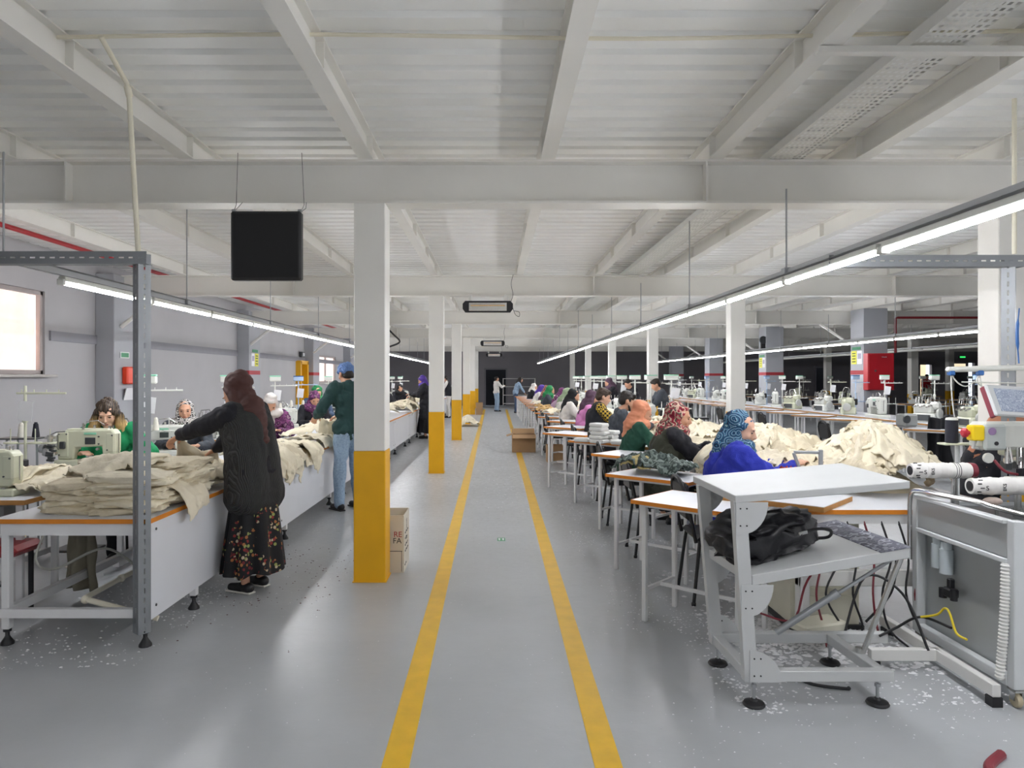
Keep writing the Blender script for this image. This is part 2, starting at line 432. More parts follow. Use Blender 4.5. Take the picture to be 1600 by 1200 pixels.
# walls
def wall_y(name, x, holes, m, th=.2, z1=3.4, sgn=-1):
    """wall along Y at x with openings (ya, yb, za, zb)"""
    mb = MB(); xs = x+sgn*th/2; cur = Y0
    for (ya, yb, za, zb) in sorted(holes):
        mb.box(xs, (cur+ya)/2, z1/2, th, ya-cur, z1)
        if za > 0: mb.box(xs, (ya+yb)/2, za/2, th, yb-ya, za)
        mb.box(xs, (ya+yb)/2, (z1+zb)/2, th, yb-ya, z1-zb); cur = yb
    mb.box(xs, (cur+Y1)/2, z1/2, th, Y1-cur, z1)
    return struct(mb, name, m)
WIN = [(6.6, 9.86, 1.58, 2.74), (24.9, 27.9, 1.35, 2.35), (30.4, 33.4, 1.3, 2.4)]
wall_y('wall_left', X0, WIN + [(22.3, 23.25, 0, 2.05)], GREY_WALL)
struct(MB().box(-6.285, 24.2, 2.13, .03, 28.5, .14), 'trim_5', mat('wall_ledge', '8f8f95', .75, var=.04))
GLASS = mat('frosted_covered_pane', 'f2e2dc', .6, var=.08, vs=1.3, emit=WINDOW)
for i, (ya, yb, za, zb) in enumerate(WIN):
    mb = MB(); fw = .06; xx = -6.36
    for (yy, zz, sy, sz) in ((ya+fw/2, (za+zb)/2, fw, zb-za), (yb-fw/2, (za+zb)/2, fw, zb-za), ((ya+yb)/2, za+fw/2, yb-ya, fw), ((ya+yb)/2, zb-fw/2, yb-ya, fw), ((ya+yb)/2, (za+zb)/2, fw*.8 if i else .001, zb-za if i else .001)):
        mb.box(xx, yy, zz, .07, sy, sz, bev=.006)
    w = mb.build(f'window_{i+1}', mat('window_frame_grey', 'a89f9c', .6)); w['kind'] = 'structure'
    MB().box(-6.4, (ya+yb)/2, (za+zb)/2, .01, yb-ya, zb-za).build('pane', GLASS, w, smooth=False)
    MB().box(-6.27, (ya+yb)/2, za-.02, .22, yb-ya+.16, .04, bev=.008).build('window_sill', mat('sill_stone', 'b8b4b0', .6), w)
# paper sheets covering the panes of the first window
mb = MB()
for (a, b, c, d, off) in ((6.7, 8.6, 1.62, 2.2, 0), (8.3, 9.75, 1.64, 2.35, .004), (7.2, 9.6, 2.25, 2.68, .008)):
    mb.box(-6.375+off, (a+b)/2, (c+d)/2, .003, b-a, d-c)
o = mb.build('paper_sheet', mat('blind_paper', 'e4d5cb', .8, var=.12, vs=3, emit=.35)); tag(o, 'crumpled pale paper covering the panes of the window beside the red alarm box pillar', 'paper')  # paper given its own glow to imitate daylight through it
# yellow door frame on the left wall
mb = MB()
for yy in (22.3+.06, 23.25-.06): mb.box(-6.27, yy, 1.03, .26, .14, 2.06, bev=.008)
mb.box(-6.27, 22.78, 2.02, .26, .95, .12, bev=.008)
d = struct(mb, 'door_1', YELLOW, smooth=True)
MB().box(-6.42, 22.78, 1.0, .05, .85, 2.0, bev=.005).build('door_leaf', mat('ochre_door', 'a87c12', .5), d)
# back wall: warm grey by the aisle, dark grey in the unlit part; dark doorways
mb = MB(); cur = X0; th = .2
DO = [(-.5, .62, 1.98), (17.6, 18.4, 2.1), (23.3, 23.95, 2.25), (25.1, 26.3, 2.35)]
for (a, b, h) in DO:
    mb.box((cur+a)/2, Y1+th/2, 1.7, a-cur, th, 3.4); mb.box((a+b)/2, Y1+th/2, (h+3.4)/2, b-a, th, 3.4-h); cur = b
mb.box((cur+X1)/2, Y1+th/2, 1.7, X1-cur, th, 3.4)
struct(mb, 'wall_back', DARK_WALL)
def doorway(i, a, b, h, fill, extra=None):
    mb = MB()
    for xx in (a-.03, b+.03): mb.box(xx, Y1-.01, h/2, .08, .08, h, bev=.006)
    mb.box((a+b)/2, Y1-.01, h+.03, b-a+.14, .08, .08, bev=.006)
    d = struct(mb, f'door_{i}', mat('door_frame_grey', '77757a', .6), smooth=True)
    MB().box((a+b)/2, Y1+.5, h/2, b-a, .03, h).build('door_leaf', fill, d, smooth=False)  # backing sheet: darkness and glow of the rooms put into its colour
    return d
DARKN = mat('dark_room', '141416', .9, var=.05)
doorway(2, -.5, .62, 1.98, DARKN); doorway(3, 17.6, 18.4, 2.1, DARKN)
doorway(4, 23.3, 23.95, 2.25, mat('lit_room_wall', 'f1d7b0', .8, var=.05, emit=.45)); d5 = doorway(5, 25.1, 26.3, 2.35, DARKN)
MB().box(25.75, Y1+.47, 2.17, .75, .02, .28).build('door_glass', mat('lit_transom', 'ead9b4', .6, emit=.4), d5, smooth=False)
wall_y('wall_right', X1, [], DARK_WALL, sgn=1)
struct(MB().box((X0+X1)/2, Y0-.1, 1.7, X1-X0+.6, .2, 3.4), 'wall_rear', GREY_WALL)

# ------------------------------------------------------------------ LED rows
def led_row(name, x, ys, ye, h, lab, lit=True, start=None, seg=1.22, rods=True, hide_to=None):
    """slotted rail hanging on rods, with tube lamps under it"""
    r = empty(name, (x, 0, h), 0, f'slotted steel light rail {lab}', 'light rail', 'light rails')
    mb = MB(); L = ye-ys; c = (ys+ye)/2
    mb.add([(-.04, ys, .06), (0, ys, .06), (0, ys, .1), (-.04, ye, .06), (0, ye, .06), (0, ye, .1)], [(0, 1, 4, 3), (1, 2, 5, 4)])
    mb.add([(.0, ys, .1), (.04, ys, .1), (.0, ye, .1), (.04, ye, .1)], [(0, 1, 3, 2)])
    o = mb.build('rail', slotted('slotted_y', 'Y', .08, .08, 'a7a9ab'), r, smooth=False)
    sm = o.modifiers.new('s', 'SOLIDIFY'); sm.thickness = .002
    y = ys+.7
    while y < ye:
        mb = MB(); mb.cyl((0, y, .06), (0, y, H_BOT-h+.32 if int(y*7) % 2 else H_BOT-h), .006, seg=6)
        mb.build('hanger_rod', GALV, r)
        mb = MB(); mb.box(0, y, .085, .05, .06, .05, bev=.004); mb.build('rod_clamp', GALV, r); y += 2.44
    n = 0; y = start if start is not None else ys+.2; out = []
    while y+seg < ye+.01:
        if not out:
            t = empty('tube_lamp', (x, y, h), 0)
            MB().box(0, seg/2, .035, .05, seg-.04, .035, bev=.006).build('housing', MACH_WHITE, t)
            mb = MB(); mb.cyl((0, .03, .01), (0, seg-.03, .01), .0155, seg=10); mb.build('tube', LIT if lit else MACH_WHITE, t)
            for yy in (.015, seg-.015): MB().box(0, yy, .012, .045, .03, .04, bev=.004).build('end_cap', MACH_WHITE, t)
            tag(t, None, 'lamp', None)
        else: t = dup(out[0], (x, y, h))
        out.append(t); y += seg
    for i, t in enumerate(out):
        if y is not None:
            t['label'] = f'{"white glowing" if lit else "unlit white"} tube lamp {lab}'
            t['group'] = f'tube lamps {lab}'
    return r
led_row('light_rail', -2.86, 3.4, 36, 2.155, 'over the sewing stations by the window wall', start=4.63)
led_row('light_rail', 2.03, -8, 34, 2.19, 'over the seated workers beside the walkway', start=-7.3)
led_row('light_rail', 6.95, -8, 32, 2.19, 'over the row of unattended machines', start=-7.3)
led_row('light_rail', 10.4, 12, 34, 2.19, 'running dark behind the red fire cabinet', lit=False)
led_row('light_rail', -2.86, -8, 2.2, 2.155, 'over the window side benches behind the viewpoint', start=-7.3)
# ================================================================== PEOPLE
SKIN = mat('skin', 'c9987c', .55, var=.05, vs=9); SKIN2 = mat('skin_light', 'd8ab92', .55, var=.05, vs=9)
LIPS = mat('lips', 'a85a55', .5); EYED = mat('eye_dark', '221814', .3); EYEW = mat('eye_white', 'dcd5cf', .3)
HAIR_D = mat('dark_hair', '1f1814', .6, var=.15, vs=40); HAIR_B = mat('brown_hair', '3a2a20', .6, var=.15, vs=40)
SHOE = mat('black_shoe', '1b1b1e', .5); SOLE = mat('white_sole', 'd8d5cc', .6)
def V(*a): return Vector(a)
def prims_mesh(prims, M=Matrix()):
    mb = MB()
    for p in prims:
        if p[0] == 'c':
            a, ra, b, rb = p[1:]; a = M @ V(*a); b = M @ V(*b)
            if (b-a).length > 1e-5:
                mb.cyl(a, b, ra, rb, seg=14)
            mb.ell(a, ra, 12); mb.ell(b, rb, 12)
        else:
            c, r = p[1:3]; mm = p[3] if len(p) > 3 else Matrix()
            T = M @ Matrix.Translation(c) @ mm; mb.ell((0, 0, 0), r, 16, T)
    return mb
def fuse(mb, vox, smooth=2, wr=0, wf=9, seed=0, stretch=(1, 1, 1)):
    """one continuous skin over the overlapping shapes; wr: depth of the wrinkles"""
    me = bpy.data.meshes.new('tmp'); me.from_pydata(mb.v, [], mb.f)
    o = bpy.data.objects.new('tmp', me); C.objects.link(o)
    r = o.modifiers.new('r', 'REMESH'); r.mode = 'VOXEL'; r.voxel_size = vox
    if smooth: s = o.modifiers.new('s', 'SMOOTH'); s.factor = .5; s.iterations = smooth
    dg = bpy.context.evaluated_depsgraph_get(); out = bpy.data.meshes.new_from_object(o.evaluated_get(dg))
    bpy.data.objects.remove(o); bpy.data.meshes.remove(me)
    if wr:
        for v in out.vertices:
            q = V(v.co.x*stretch[0], v.co.y*stretch[1], v.co.z*stretch[2])*wf+V(seed, seed*2, 0)
            d = abs(noise.noise(q))*1.9 + .7*abs(noise.noise(q*2.1+V(4, 0, 0))) - .6
            v.co += v.normal*wr*(d+.25*noise.noise(q*.5))
    out.shade_smooth(); return out
def fused(name, prims, m, parent, vox, M=Matrix(), **k):
    me = fuse(prims_mesh(prims, M), vox, **k); me.name = name; me.materials.append(m)
    o = bpy.data.objects.new(name, me); C.objects.link(o); o.parent = parent; return o
def ik(a, b, l1, l2, hint):
    """elbow/knee position between a and b"""
    d = b-a; L = min(d.length, (l1+l2)*.999); b2 = a+d.normalized()*L
    x = (l1*l1-l2*l2+L*L)/(2*L); h = math.sqrt(max(l1*l1-x*x, 0))
    u = d.normalized(); p = (hint-u*hint.dot(u)).normalized()
    return a+u*x+p*h, b2
def hand_prims(W, d, n, sgn, curl=.5, grip=0):
    """palm, four jointed fingers and a thumb; d: pointing direction, n: palm normal"""
    d = d.normalized(); n = (n-d*n.dot(d)).normalized(); s = d.cross(n)*sgn
    P = []
    for k in (-.026, -.009, .009, .026):
        P.append(('c', W+s*k*.6, .014, W+d*.082+s*k, .0125))
    for k, L in ((-.03, .062), (-.0105, .076), (.0105, .08), (.03, .07)):
        a = W+d*.082+s*k; dd = d.copy(); c = curl+.12*(k/.03)
        for j, f in enumerate((.45, .3, .25)):
            ang = c*(.5+.5*j); dd = (dd*math.cos(ang)+n*math.sin(ang)).normalized()
            nn = (n-dd*n.dot(dd)); b = a+dd*L*f
            P.append(('c', a, .0092-.0008*j, b, .0084-.0008*j)); a = b
    a = W+d*.025+s*.022; b = a+(d*.6+s*.75+n*.25).normalized()*.045; c2 = b+(d*.85+s*.15+n*.45).normalized()*.034
    P += [('c', a, .0135, b, .0105), ('c', b, .0105, c2, .009)]
    return P

def person(label, loc, rz, top, bottom, head, sit=False, lean=.15, hp=.5, hy=0, hl=None, hr=None, male=False, vox=.012, s=1.0,
           seat=.46, skin=None, vest=None, group=None, spread=.1, bulk=0, feet=None, hd=None, palm=(0, 0, -1), wr=.02, shoe=None, top_len=0, curl=.5):
    """built facing +Y; lean of the trunk, pitch (hp) and turn (hy) of the head in radians"""
    skin = skin or SKIN
    root_prims = []
    sw = (.185 if male else .165); pel = V(0, 0, (seat+.10) if sit else .93)
    L = .47
    up = V(0, math.sin(lean), math.cos(lean)); fw = V(0, math.cos(lean), -math.sin(lean))
    waist = pel+V(0, math.sin(lean*.6), math.cos(lean*.6))*.20; ch = waist+up*.17; nb = ch+up*.15
    H = nb+up*.13+V(0, .03+.05*math.sin(hp), -.02*math.sin(hp))
    MH = Matrix.Translation(H) @ Matrix.Rotation(hy, 4, 'Z') @ Matrix.Rotation(-hp, 4, 'X')
    def hp_(x, y, z): return MH @ V(x, y, z)
    shL, shR = nb+V(-sw, 0, 0)-up*.035, nb+V(sw, 0, 0)-up*.035
    hl = V(*(hl or (-.2, .1, pel.z-.1))); hr = V(*(hr or (.2, .1, pel.z-.1)))
    eL, wL = ik(shL, hl, .28, .25, V(-.7, -.5, -.6)); eR, wR = ik(shR, hr, .28, .25, V(.7, -.5, -.6))
    if sit:
        hips = [V(-.09, .03, pel.z), V(.09, .03, pel.z)]; kn = [V(-.12, .42, seat+.05), V(.12, .42, seat+.05)]
        fz = .07; an = [V(-.13, .40, fz), V(.13, .44, fz)]
    else:
        ft = feet or ((-spread, .0), (spread, .03)); hips = [V(-.085, 0, pel.z-.03), V(.085, 0, pel.z-.03)]
        an = [V(ft[0][0], ft[0][1], .08), V(ft[1][0], ft[1][1], .08)]
        kn = [(hips[i]+an[i])/2+V(0, .03, .02) for i in (0, 1)]
    g = 1.08 if male else 1.0
    # --- the body, one continuous skin
    B = [('c', pel+V(-.06, 0, 0), .11, pel+V(.06, 0, 0), .11), ('c', pel, .12, waist, .105*g), ('c', waist, .105*g, ch, .115*g),
         ('c', ch+V(-.07, 0, 0), .10*g, ch+V(.07, 0, 0), .10*g), ('c', shL, .052, shR, .052), ('c', nb-up*.03, .075, nb+up*.01, .055),
         ('c', nb, .052, H+V(0, -.01, -.05), .048)]
    for sh, e, w, h, sg in ((shL, eL, wL, hl, -1), (shR, eR, wR, hr, 1)):
        B += [('c', sh, .05*g, e, .038*g), ('c', e, .037*g, w, .024*g)]
        d = (w-e).normalized()
        if hd: d = (d+V(*hd)).normalized()
        B += hand_prims(w+d*.01, d, V(*palm), sg, curl)
    for h, k, a in zip(hips, kn, an):
        B += [('c', h, .08, k, .052), ('c', k, .05, a, .034), ('c', a+V(0, -.03, -.035), .033, a+V(0, .12, -.045), .026)]
    HB = [('e', (0, -.015, .035), (.074, .094, .084)), ('e', (0, .022, -.015), (.062, .066, .088)), ('e', (0, .045, -.068), (.044, .042, .036)),
          ('e', (0, .074, -.088), (.021, .017, .017)), ('e', (-.034, .056, -.022), (.027, .026, .032)), ('e', (.034, .056, -.022), (.027, .026, .032)),
          ('c', (0, .084, .02), .008, (0, .108, -.018), .0115), ('e', (0, .099, -.026), (.0165, .012, .009)), ('c', (-.036, .076, .03), .011, (.036, .076, .03), .011),
          ('e', (0, .084, -.052), (.023, .013, .011)), ('e', (-.076, -.005, -.005), (.009, .017, .03)), ('e', (.076, -.005, -.005), (.009, .017, .03))]
    mbB = prims_mesh(B); k = prims_mesh(HB, MH); mbB.add(k.v, k.f)
    me = fuse(mbB, vox, smooth=1 if vox < .01 else 1); me.name = 'person'; me.materials.append(skin)
    P = bpy.data.objects.new('person', me); C.objects.link(P); P.location = loc; P.rotation_euler = (0, 0, rz); P.scale = (s, s, s)
    tag(P, label, 'person', group)
    # --- face
    if vox < .02:
        for sx in (-1, 1):
            mb = MB(); mb.ell((0, 0, 0), (.0135, .006, .0055), 10, MH @ Matrix.Translation((sx*.031, .0765, .008))); mb.build('eye', EYED, P)
            mb = MB(); mb.ell((0, 0, 0), (.019, .006, .0035), 8, MH @ Matrix.Translation((sx*.033, .0815, .029)) @ Matrix.Rotation(-sx*.12, 4, 'Y')); mb.build('eyebrow', HAIR_D, P)
        mb = MB(); mb.ell((0, 0, 0), (.021, .007, .006), 10, MH @ Matrix.Translation((0, .0905, -.052))); mb.build('lips', LIPS, P)
    # --- clothes
    tm, tk = top if isinstance(top, tuple) else (top, 'sweater'); b = .018+bulk
    T = [('c', pel+V(-.07, 0, .02), .115+b, pel+V(.07, 0, .02), .115+b), ('c', pel+V(0, .01, .04), .12+b, waist, .11*g+b), ('c', waist+V(-.035, 0, 0), .10*g+b, waist+V(.035, 0, 0), .10*g+b), ('c', waist, .108*g+b, ch, .12*g+b),
         ('c', ch+V(-.075, .012, 0), .10*g+b, ch+V(.075, .012, 0), .10*g+b), ('c', shL, .055+b*.7, shR, .055+b*.7), ('c', nb-up*.04, .085+b*.5, nb-up*.005, .06+b*.4)]
    if not male: T += [('e', ch+fw*.075+V(-.06, 0, -.01), (.066, .06, .066)), ('e', ch+fw*.075+V(.06, 0, -.01), (.066, .06, .066))]
    if top_len: T += [('c', pel+V(-.06, -.01, -top_len), .14+b, pel+V(-.05, 0, .02), .12+b), ('c', pel+V(.06, -.01, -top_len), .14+b, pel+V(.05, 0, .02), .12+b), ('c', pel+V(-.06, 0, -top_len), .14+b, pel+V(.06, 0, -top_len), .14+b)]
    for sh, e, w in ((shL, eL, wL), (shR, eR, wR)):
        T += [('c', sh, .058*g+b*.8, e, .047*g+b*.6), ('c', e, .046*g+b*.6, w-(w-e)*.07, .033*g+b*.35)]
    fused(tk, T, tm, P, max(vox, .01)*1.15, smooth=2, wr=wr, wf=10, seed=random.random()*9, stretch=(1, 1, .7))
    if vest:
        vm, vn, vlen = vest; b2 = b+.02
        T = [('c', pel+V(-.08, 0, -vlen), .12+b2, pel+V(.08, 0, -vlen), .12+b2), ('c', pel+V(-.07, 0, -vlen), .12+b2, waist+V(-.05, 0, 0), .11*g+b2), ('c', pel+V(.07, 0, -vlen), .12+b2, waist+V(.05, 0, 0), .11*g+b2), ('c', waist+V(-.05, 0, 0), .10*g+b2, ch+V(-.06, 0, .0), .11*g+b2), ('c', waist+V(.05, 0, 0), .10*g+b2, ch+V(.06, 0, .0), .11*g+b2),
             ('c', shL+V(.05, 0, -.01), .062+b2*.8, shR+V(-.05, 0, -.01), .062+b2*.8), ('c', ch, .11+b2, nb-up*.03, .08+b2*.5)]
        fused(vn, T, vm, P, max(vox, .01)*1.15, smooth=3, wr=wr*.8, wf=7, seed=random.random()*9, stretch=(1, 1, .6))
    bm_, bk = bottom
    if bk in ('trousers', 'jeans', 'leggings'):
        T = [('c', pel+V(-.06, 0, -.02), .125, pel+V(.06, 0, -.02), .125)]
        for h, kk, a in zip(hips, kn, an):
            T += [('c', h, .105, kk, .075), ('c', kk, .074, a+V(0, 0, .03), .062), ('c', a+V(0, 0, .03), .062, a+V(0, 0, -.01), .058)]
        fused(bk, T, bm_, P, max(vox, .01)*1.2, smooth=2, wr=.014, wf=7, seed=3, stretch=(1, 1, .6))
    elif bk == 'skirt' and not sit:
        mb = MB(); n = 56; vs = []; fs = []; rows = 22; z1 = pel.z+.02; z0 = .16
        for i in range(rows+1):
            t = i/rows; z = z1+(z0-z1)*t; r = .13+.10*t**.7
            for k in range(n):
                a = 2*PI*k/n; pl = 1+(.05+.10*t)*math.sin(a*9+.8*math.sin(a*2))+.04*t*math.sin(a*4+2)
                hem = .015*math.sin(a*5) if i == rows else 0
                vs.append((r*pl*1.08*math.cos(a), .92*r*pl*math.sin(a)+.01*t, z+hem))
        for i in range(rows):
            for k in range(n): j = (k+1) % n; fs.append((i*n+k, i*n+j, (i+1)*n+j, (i+1)*n+k))
        fs.append(tuple(range(n))); mb.add(vs, fs); mb.build('skirt', bm_, P, ang=1.5)
    else:
        T = [('c', pel+V(-.07, 0, -.02), .13, pel+V(.07, 0, -.02), .13)]
        for h, kk, a in zip(hips, kn, an): T += [('c', h, .12, kk, .10), ('c', kk, .10, a+V(0, 0, .12), .10)]
        T += [('c', kn[0], .09, kn[1], .09), ('c', an[0]+V(0, 0, .14), .08, an[1]+V(0, 0, .14), .08)]
        if not sit: T += [('c', pel, .14, V(0, 0, .2), .19)]
        fused('skirt', T, bm_, P, max(vox, .012)*1.2, smooth=2, wr=.02, wf=6, seed=5, stretch=(1, 1, .35))
    for a in an:
        mb = MB()
        shp = [('c', a+V(0, -.035, -.035), .043, a+V(0, .03, -.032), .04), ('c', a+V(0, .03, -.04), .041, a+V(0, .145, -.047), .032)]
        f = fused('shoe', shp, shoe or SHOE, P, max(vox, .008), smooth=1)
        MB().box(a.x, a.y+.053, .008, .078, .25, .016, bev=.006).build('sole', SOLE if shoe or vox < .009 else SHOE, f)
    # --- head wear and hair
    kind, hm = head[0], head[1]
    if kind == 'scarf':
        S = [('e', (0, -.046, .046), (.088, .104, .092)), ('c', (0, -.035, -.06), .092, (0, -.025, -.13), .088), ('c', (0, .01, -.12), .07, (0, .02, -.17), .085)]
        for i in range(16):
            a, c = 2*PI*i/16, 2*PI*(i+1)/16
            f = lambda t: (.072*math.cos(t), .010-.012*math.cos(t)**2+(.036*math.sin(t)**2 if math.sin(t) > 0 else -.010*math.sin(t)), (.086 if math.sin(t) > 0 else .092)*math.sin(t))
            S.append(('c', f(a), .019, f(c), .019))
        S += [('c', (-.064, -.03, .05), .03, (-.064, -.015, -.10), .045), ('c', (.064, -.03, .05), .03, (.064, -.015, -.10), .045)]
        k_ = head[2] if len(head) > 2 else 1
        mb = prims_mesh(S, MH @ Matrix.Translation((0, -.03*(k_-1)/.2, 0)) @ Matrix.Scale(k_, 4))
        dr = [('c', nb+V(-.10, 0, -.015), .068+b*.4, nb+V(.10, 0, -.015), .068+b*.4), ('e', nb+fw*.03, (.16, .135, .085)), ('c', nb+fw*.07-up*.02, .07, ch+fw*.115-up*.0, .04), ('c', nb-fw*.05, .09, ch-fw*.09-up*.04, .05),
              ('c', MH @ V(0, -.08, -.02), .06*k_, nb-fw*.06, .085*k_)]
        if k_ > 1: dr += [('c', nb-fw*.08, .11, ch-fw*.12-up*.12, .06), ('c', shL*.55+shR*.45-fw*.05, .12, shL*.8+shR*.2-up*.12, .05)]
        k = prims_mesh(dr); mb.add(k.v, k.f)
        me = fuse(mb, max(vox, .008), smooth=2, wr=.015, wf=11, seed=random.random()*9, stretch=(.6, .6, 1.1)); me.materials.append(hm)
        o = bpy.data.objects.new('headscarf', me); C.objects.link(o); o.parent = P
    elif kind == 'bonnet':     # elastic hair net
        fused('hair_net', [('e', (0, -.022, .062), (.094, .108, .078)), ('c', (-.06, .02, .035), .03, (.06, .02, .035), .03), ('c', (-.06, -.08, .02), .03, (.06, -.08, .02), .03)], hm, P, max(vox, .008), M=MH, smooth=1, wr=.012, wf=16)
        fused('hair', [('e', (0, -.045, -.0), (.077, .07, .07)), ('c', (-.05, -.06, -.04), .025, (.05, -.06, -.04), .025)], HAIR_D, P, max(vox, .01), M=MH)
    elif kind == 'short':
        S = [('e', (0, -.026, .052), (.081, .096, .082)), ('e', (0, -.055, .0), (.074, .062, .07)), ('c', (-.045, .045, .088), .026, (.045, .05, .09), .028), ('c', (-.068, .01, .02), .014, (-.07, .02, .06), .02), ('c', (.068, .01, .02), .014, (.07, .02, .06), .02)]
        if len(head) > 2: S2 = [('c', (-.062, .03, -.04), .014, (-.035, .065, -.085), .018), ('c', (.062, .03, -.04), .014, (.035, .065, -.085), .018), ('c', (-.035, .066, -.088), .016, (.035, .066, -.088), .016)]; fused('beard', S2, hm, P, max(vox, .008), M=MH, wr=.004, wf=60)
        fused('hair', S, hm, P, max(vox, .008), M=MH, smooth=1, wr=.008, wf=38, stretch=(1, .5, 1))
    elif kind == 'long':
        S = [('e', (0, -.026, .052), (.085, .102, .081)), ('c', (-.078, .0, .03), .026, (-.105, .012, -.12), .05), ('c', (-.105, .012, -.12), .05, (-.11, .03, -.24), .035),
             ('c', (.078, .0, .03), .026, (.105, .012, -.12), .05), ('c', (.105, .012, -.12), .05, (.11, .03, -.24), .035), ('c', (0, -.07, .0), .075, (0, -.08, -.2), .075), ('c', (-.012, .045, .098), .014, (-.071, .030, .03), .016), ('c', (.012, .045, .098), .014, (.071, .030, .03), .016)]
        fused('hair', S, hm, P, max(vox, .008), M=MH, smooth=1, wr=.018, wf=22, stretch=(1, 1, .35))
    return P
FLORAL = pattern('floral_skirt_print', ['111114', '8a2c2c', '141416', '8e9654', 'b9a88c', '6d2226', '141416', 'a3683c'], 'flowers', 38)
PAISLEY = pattern('blue_paisley_print', ['0f2748', '23608a', '123560', '9dc0cf', '0f3054', '3d83a5', '0c2340'], 'cells', 15, dist=4)
REDPRINT = pattern('red_print_scarf', ['7a1028', '8e1c34', 'c7a996', '4b4038', '8b1530', 'a98d7c'], 'noise', 17)
BWPRINT = pattern('black_white_print', ['17171b', 'e5e2de', '202025', 'd8d4cf', '1c1c22'], 'cells', 22, dist=2)
KNIT_VEST = pattern('ribbed_charcoal_knit', ['2a2a2b', '464646', '343434'], 'wave', 34, dist=.6, bump=.8)
PLAID = pattern('yellow_black_plaid', ['c9a83e', '1c1b18'], 'check', 34)
BROWN_SC = mat('brown_scarf', '4e2f2b', .75, var=.12, vs=8)
def sw(name, col, r=.85, v=.07): return mat(name, col, r, var=v, vs=10, bump=.3, bs=160)
BLACKKNIT = sw('black_knit', '1b1b22'); COBALT = sw('cobalt_knit', '2430a0'); DGREEN = sw('dark_green_knit', '1d3d3c'); EMERALD = sw('emerald_knit', '138a55')
BOTTLE = sw('bottle_green', '1c4a3a'); OLIVE = sw('olive_vest', '3a3c30'); SLATE = sw('slate_sweater', '41464e'); VESTB = sw('black_vest', '1d1f26')
PINK = sw('pink_fleece', 'd98cc4'); LILAC = sw('lilac_jacket', 'b49ab4'); WHITET = sw('white_top', 'd9d5d0'); BLACKC = sw('black_cloth', '17171b')
JEANS = pattern('washed_jeans', ['8298b0', '8ba1b8', '95abc0', '8ca2b8'], 'noise', 40, bump=.3); JEANS_D = mat('dark_jeans', '3c4f6b', .8, var=.1, vs=8)
TERRA = mat('terracotta_scarf', 'c98465', .8, var=.1, vs=10); PLUM = mat('plum_scarf', '50384a', .8, var=.12, vs=10); PURPLE = mat('purple_scarf', '4b2f8c', .7, var=.12, vs=9)
SAGE = mat('sage_scarf', '8a9b7d', .8, var=.1, vs=9); GREEN_SC = mat('green_scarf', '1f7a45', .8, var=.15, vs=9); GREYW = pattern('pale_woven_scarf', ['c9c3c0', 'b6b0ae', 'd6d1cc'], 'wave', 30)
VIOLETP = pattern('violet_print', ['5d2a58', '7b3f70', '4a2148', '8d6a80'], 'noise', 14); BLACK_SC = mat('black_scarf', '19191c', .8, var=.1)
NET = pattern('blue_net', ['5b7bb0', '7d9ac8', '6a88bb', '4f6ea5'], 'wave', 26, dist=4, bump=.6); TAN = mat('tan_scarf', 'b3785c', .8, var=.08)
def blonde():
    m = bpy.data.materials.new('dark_rooted_blonde_hair'); m.use_nodes = True; nt = m.node_tree; N = nt.nodes; L = nt.links
    tc = N.new('ShaderNodeTexCoord'); sp = N.new('ShaderNodeSeparateXYZ'); L.new(tc.outputs['Object'], sp.inputs[0])
    w = N.new('ShaderNodeTexWave'); w.bands_direction = 'X'; w.inputs['Scale'].default_value = 22; w.inputs['Distortion'].default_value = 5; L.new(tc.outputs['Object'], w.inputs['Vector'])
    mr = N.new('ShaderNodeMapRange'); mr.inputs[1].default_value = 1.20; mr.inputs[2].default_value = 1.08; L.new(sp.outputs[2], mr.inputs[0])
    a = N.new('ShaderNodeMath'); a.operation = 'MULTIPLY_ADD'; a.inputs[1].default_value = .3; L.new(w.outputs[1], a.inputs[0]); L.new(mr.outputs[0], a.inputs[2])
    r = N.new('ShaderNodeValToRGB'); r.color_ramp.elements[0].position = .15; r.color_ramp.elements[0].color = lin('2c2220'); r.color_ramp.elements[1].position = 1; r.color_ramp.elements[1].color = lin('c2a068')
    L.new(a.outputs[0], r.inputs[0]); L.new(r.outputs[0], N['Principled BSDF'].inputs['Base Color']); N['Principled BSDF'].inputs['Roughness'].default_value = .55
    return m
E = -PI/2        # facing +X, towards the fabric tables
# --- workers seated on the walkway side of the fabric tables, facing the tables
person('seated person in cobalt sweater and blue paisley headscarf beside the grey stand', (1.60, 4.93, 0), E-.12, COBALT, (BLACKC, 'skirt'), ('scarf', PAISLEY),
       sit=True, lean=.14, hp=.34, hy=-.32, hl=(-.06, .43, .95), hr=(.06, .46, .95), vox=.008, bulk=.03, skin=SKIN2, wr=.02, s=.975)
person('seated person in black sweater, olive vest and red printed headscarf', (1.47, 6.2, 0), E-.05, BLACKKNIT, (FLORAL, 'skirt'), ('scarf', REDPRINT),
       sit=True, lean=.20, hp=.25, hy=-.1, hl=(-.05, .44, .95), hr=(.05, .46, .95), vox=.009, vest=(OLIVE, 'vest', .0), bulk=.015, s=.99)
person('person in a dark green sweater and terracotta headscarf, sitting bent over cloth', (1.44, 7.5, 0), E, BOTTLE, (BLACKC, 'skirt'), ('scarf', TERRA), sit=True, lean=.16, hp=.5, hl=(-.06, .42, .9), hr=(.06, .44, .9), vox=.011, s=.965)
person('dark-haired bearded person in a slate grey sweater, sitting behind the terracotta headscarf', (1.54, 8.95, 0), E-.1, (SLATE, 'sweater'), (BLACKC, 'trousers'), ('short', HAIR_D, 1), sit=True, lean=.16, hp=.4, male=True, hl=(-.06, .42, .92), hr=(.06, .42, .92), vox=.011, s=1.03)
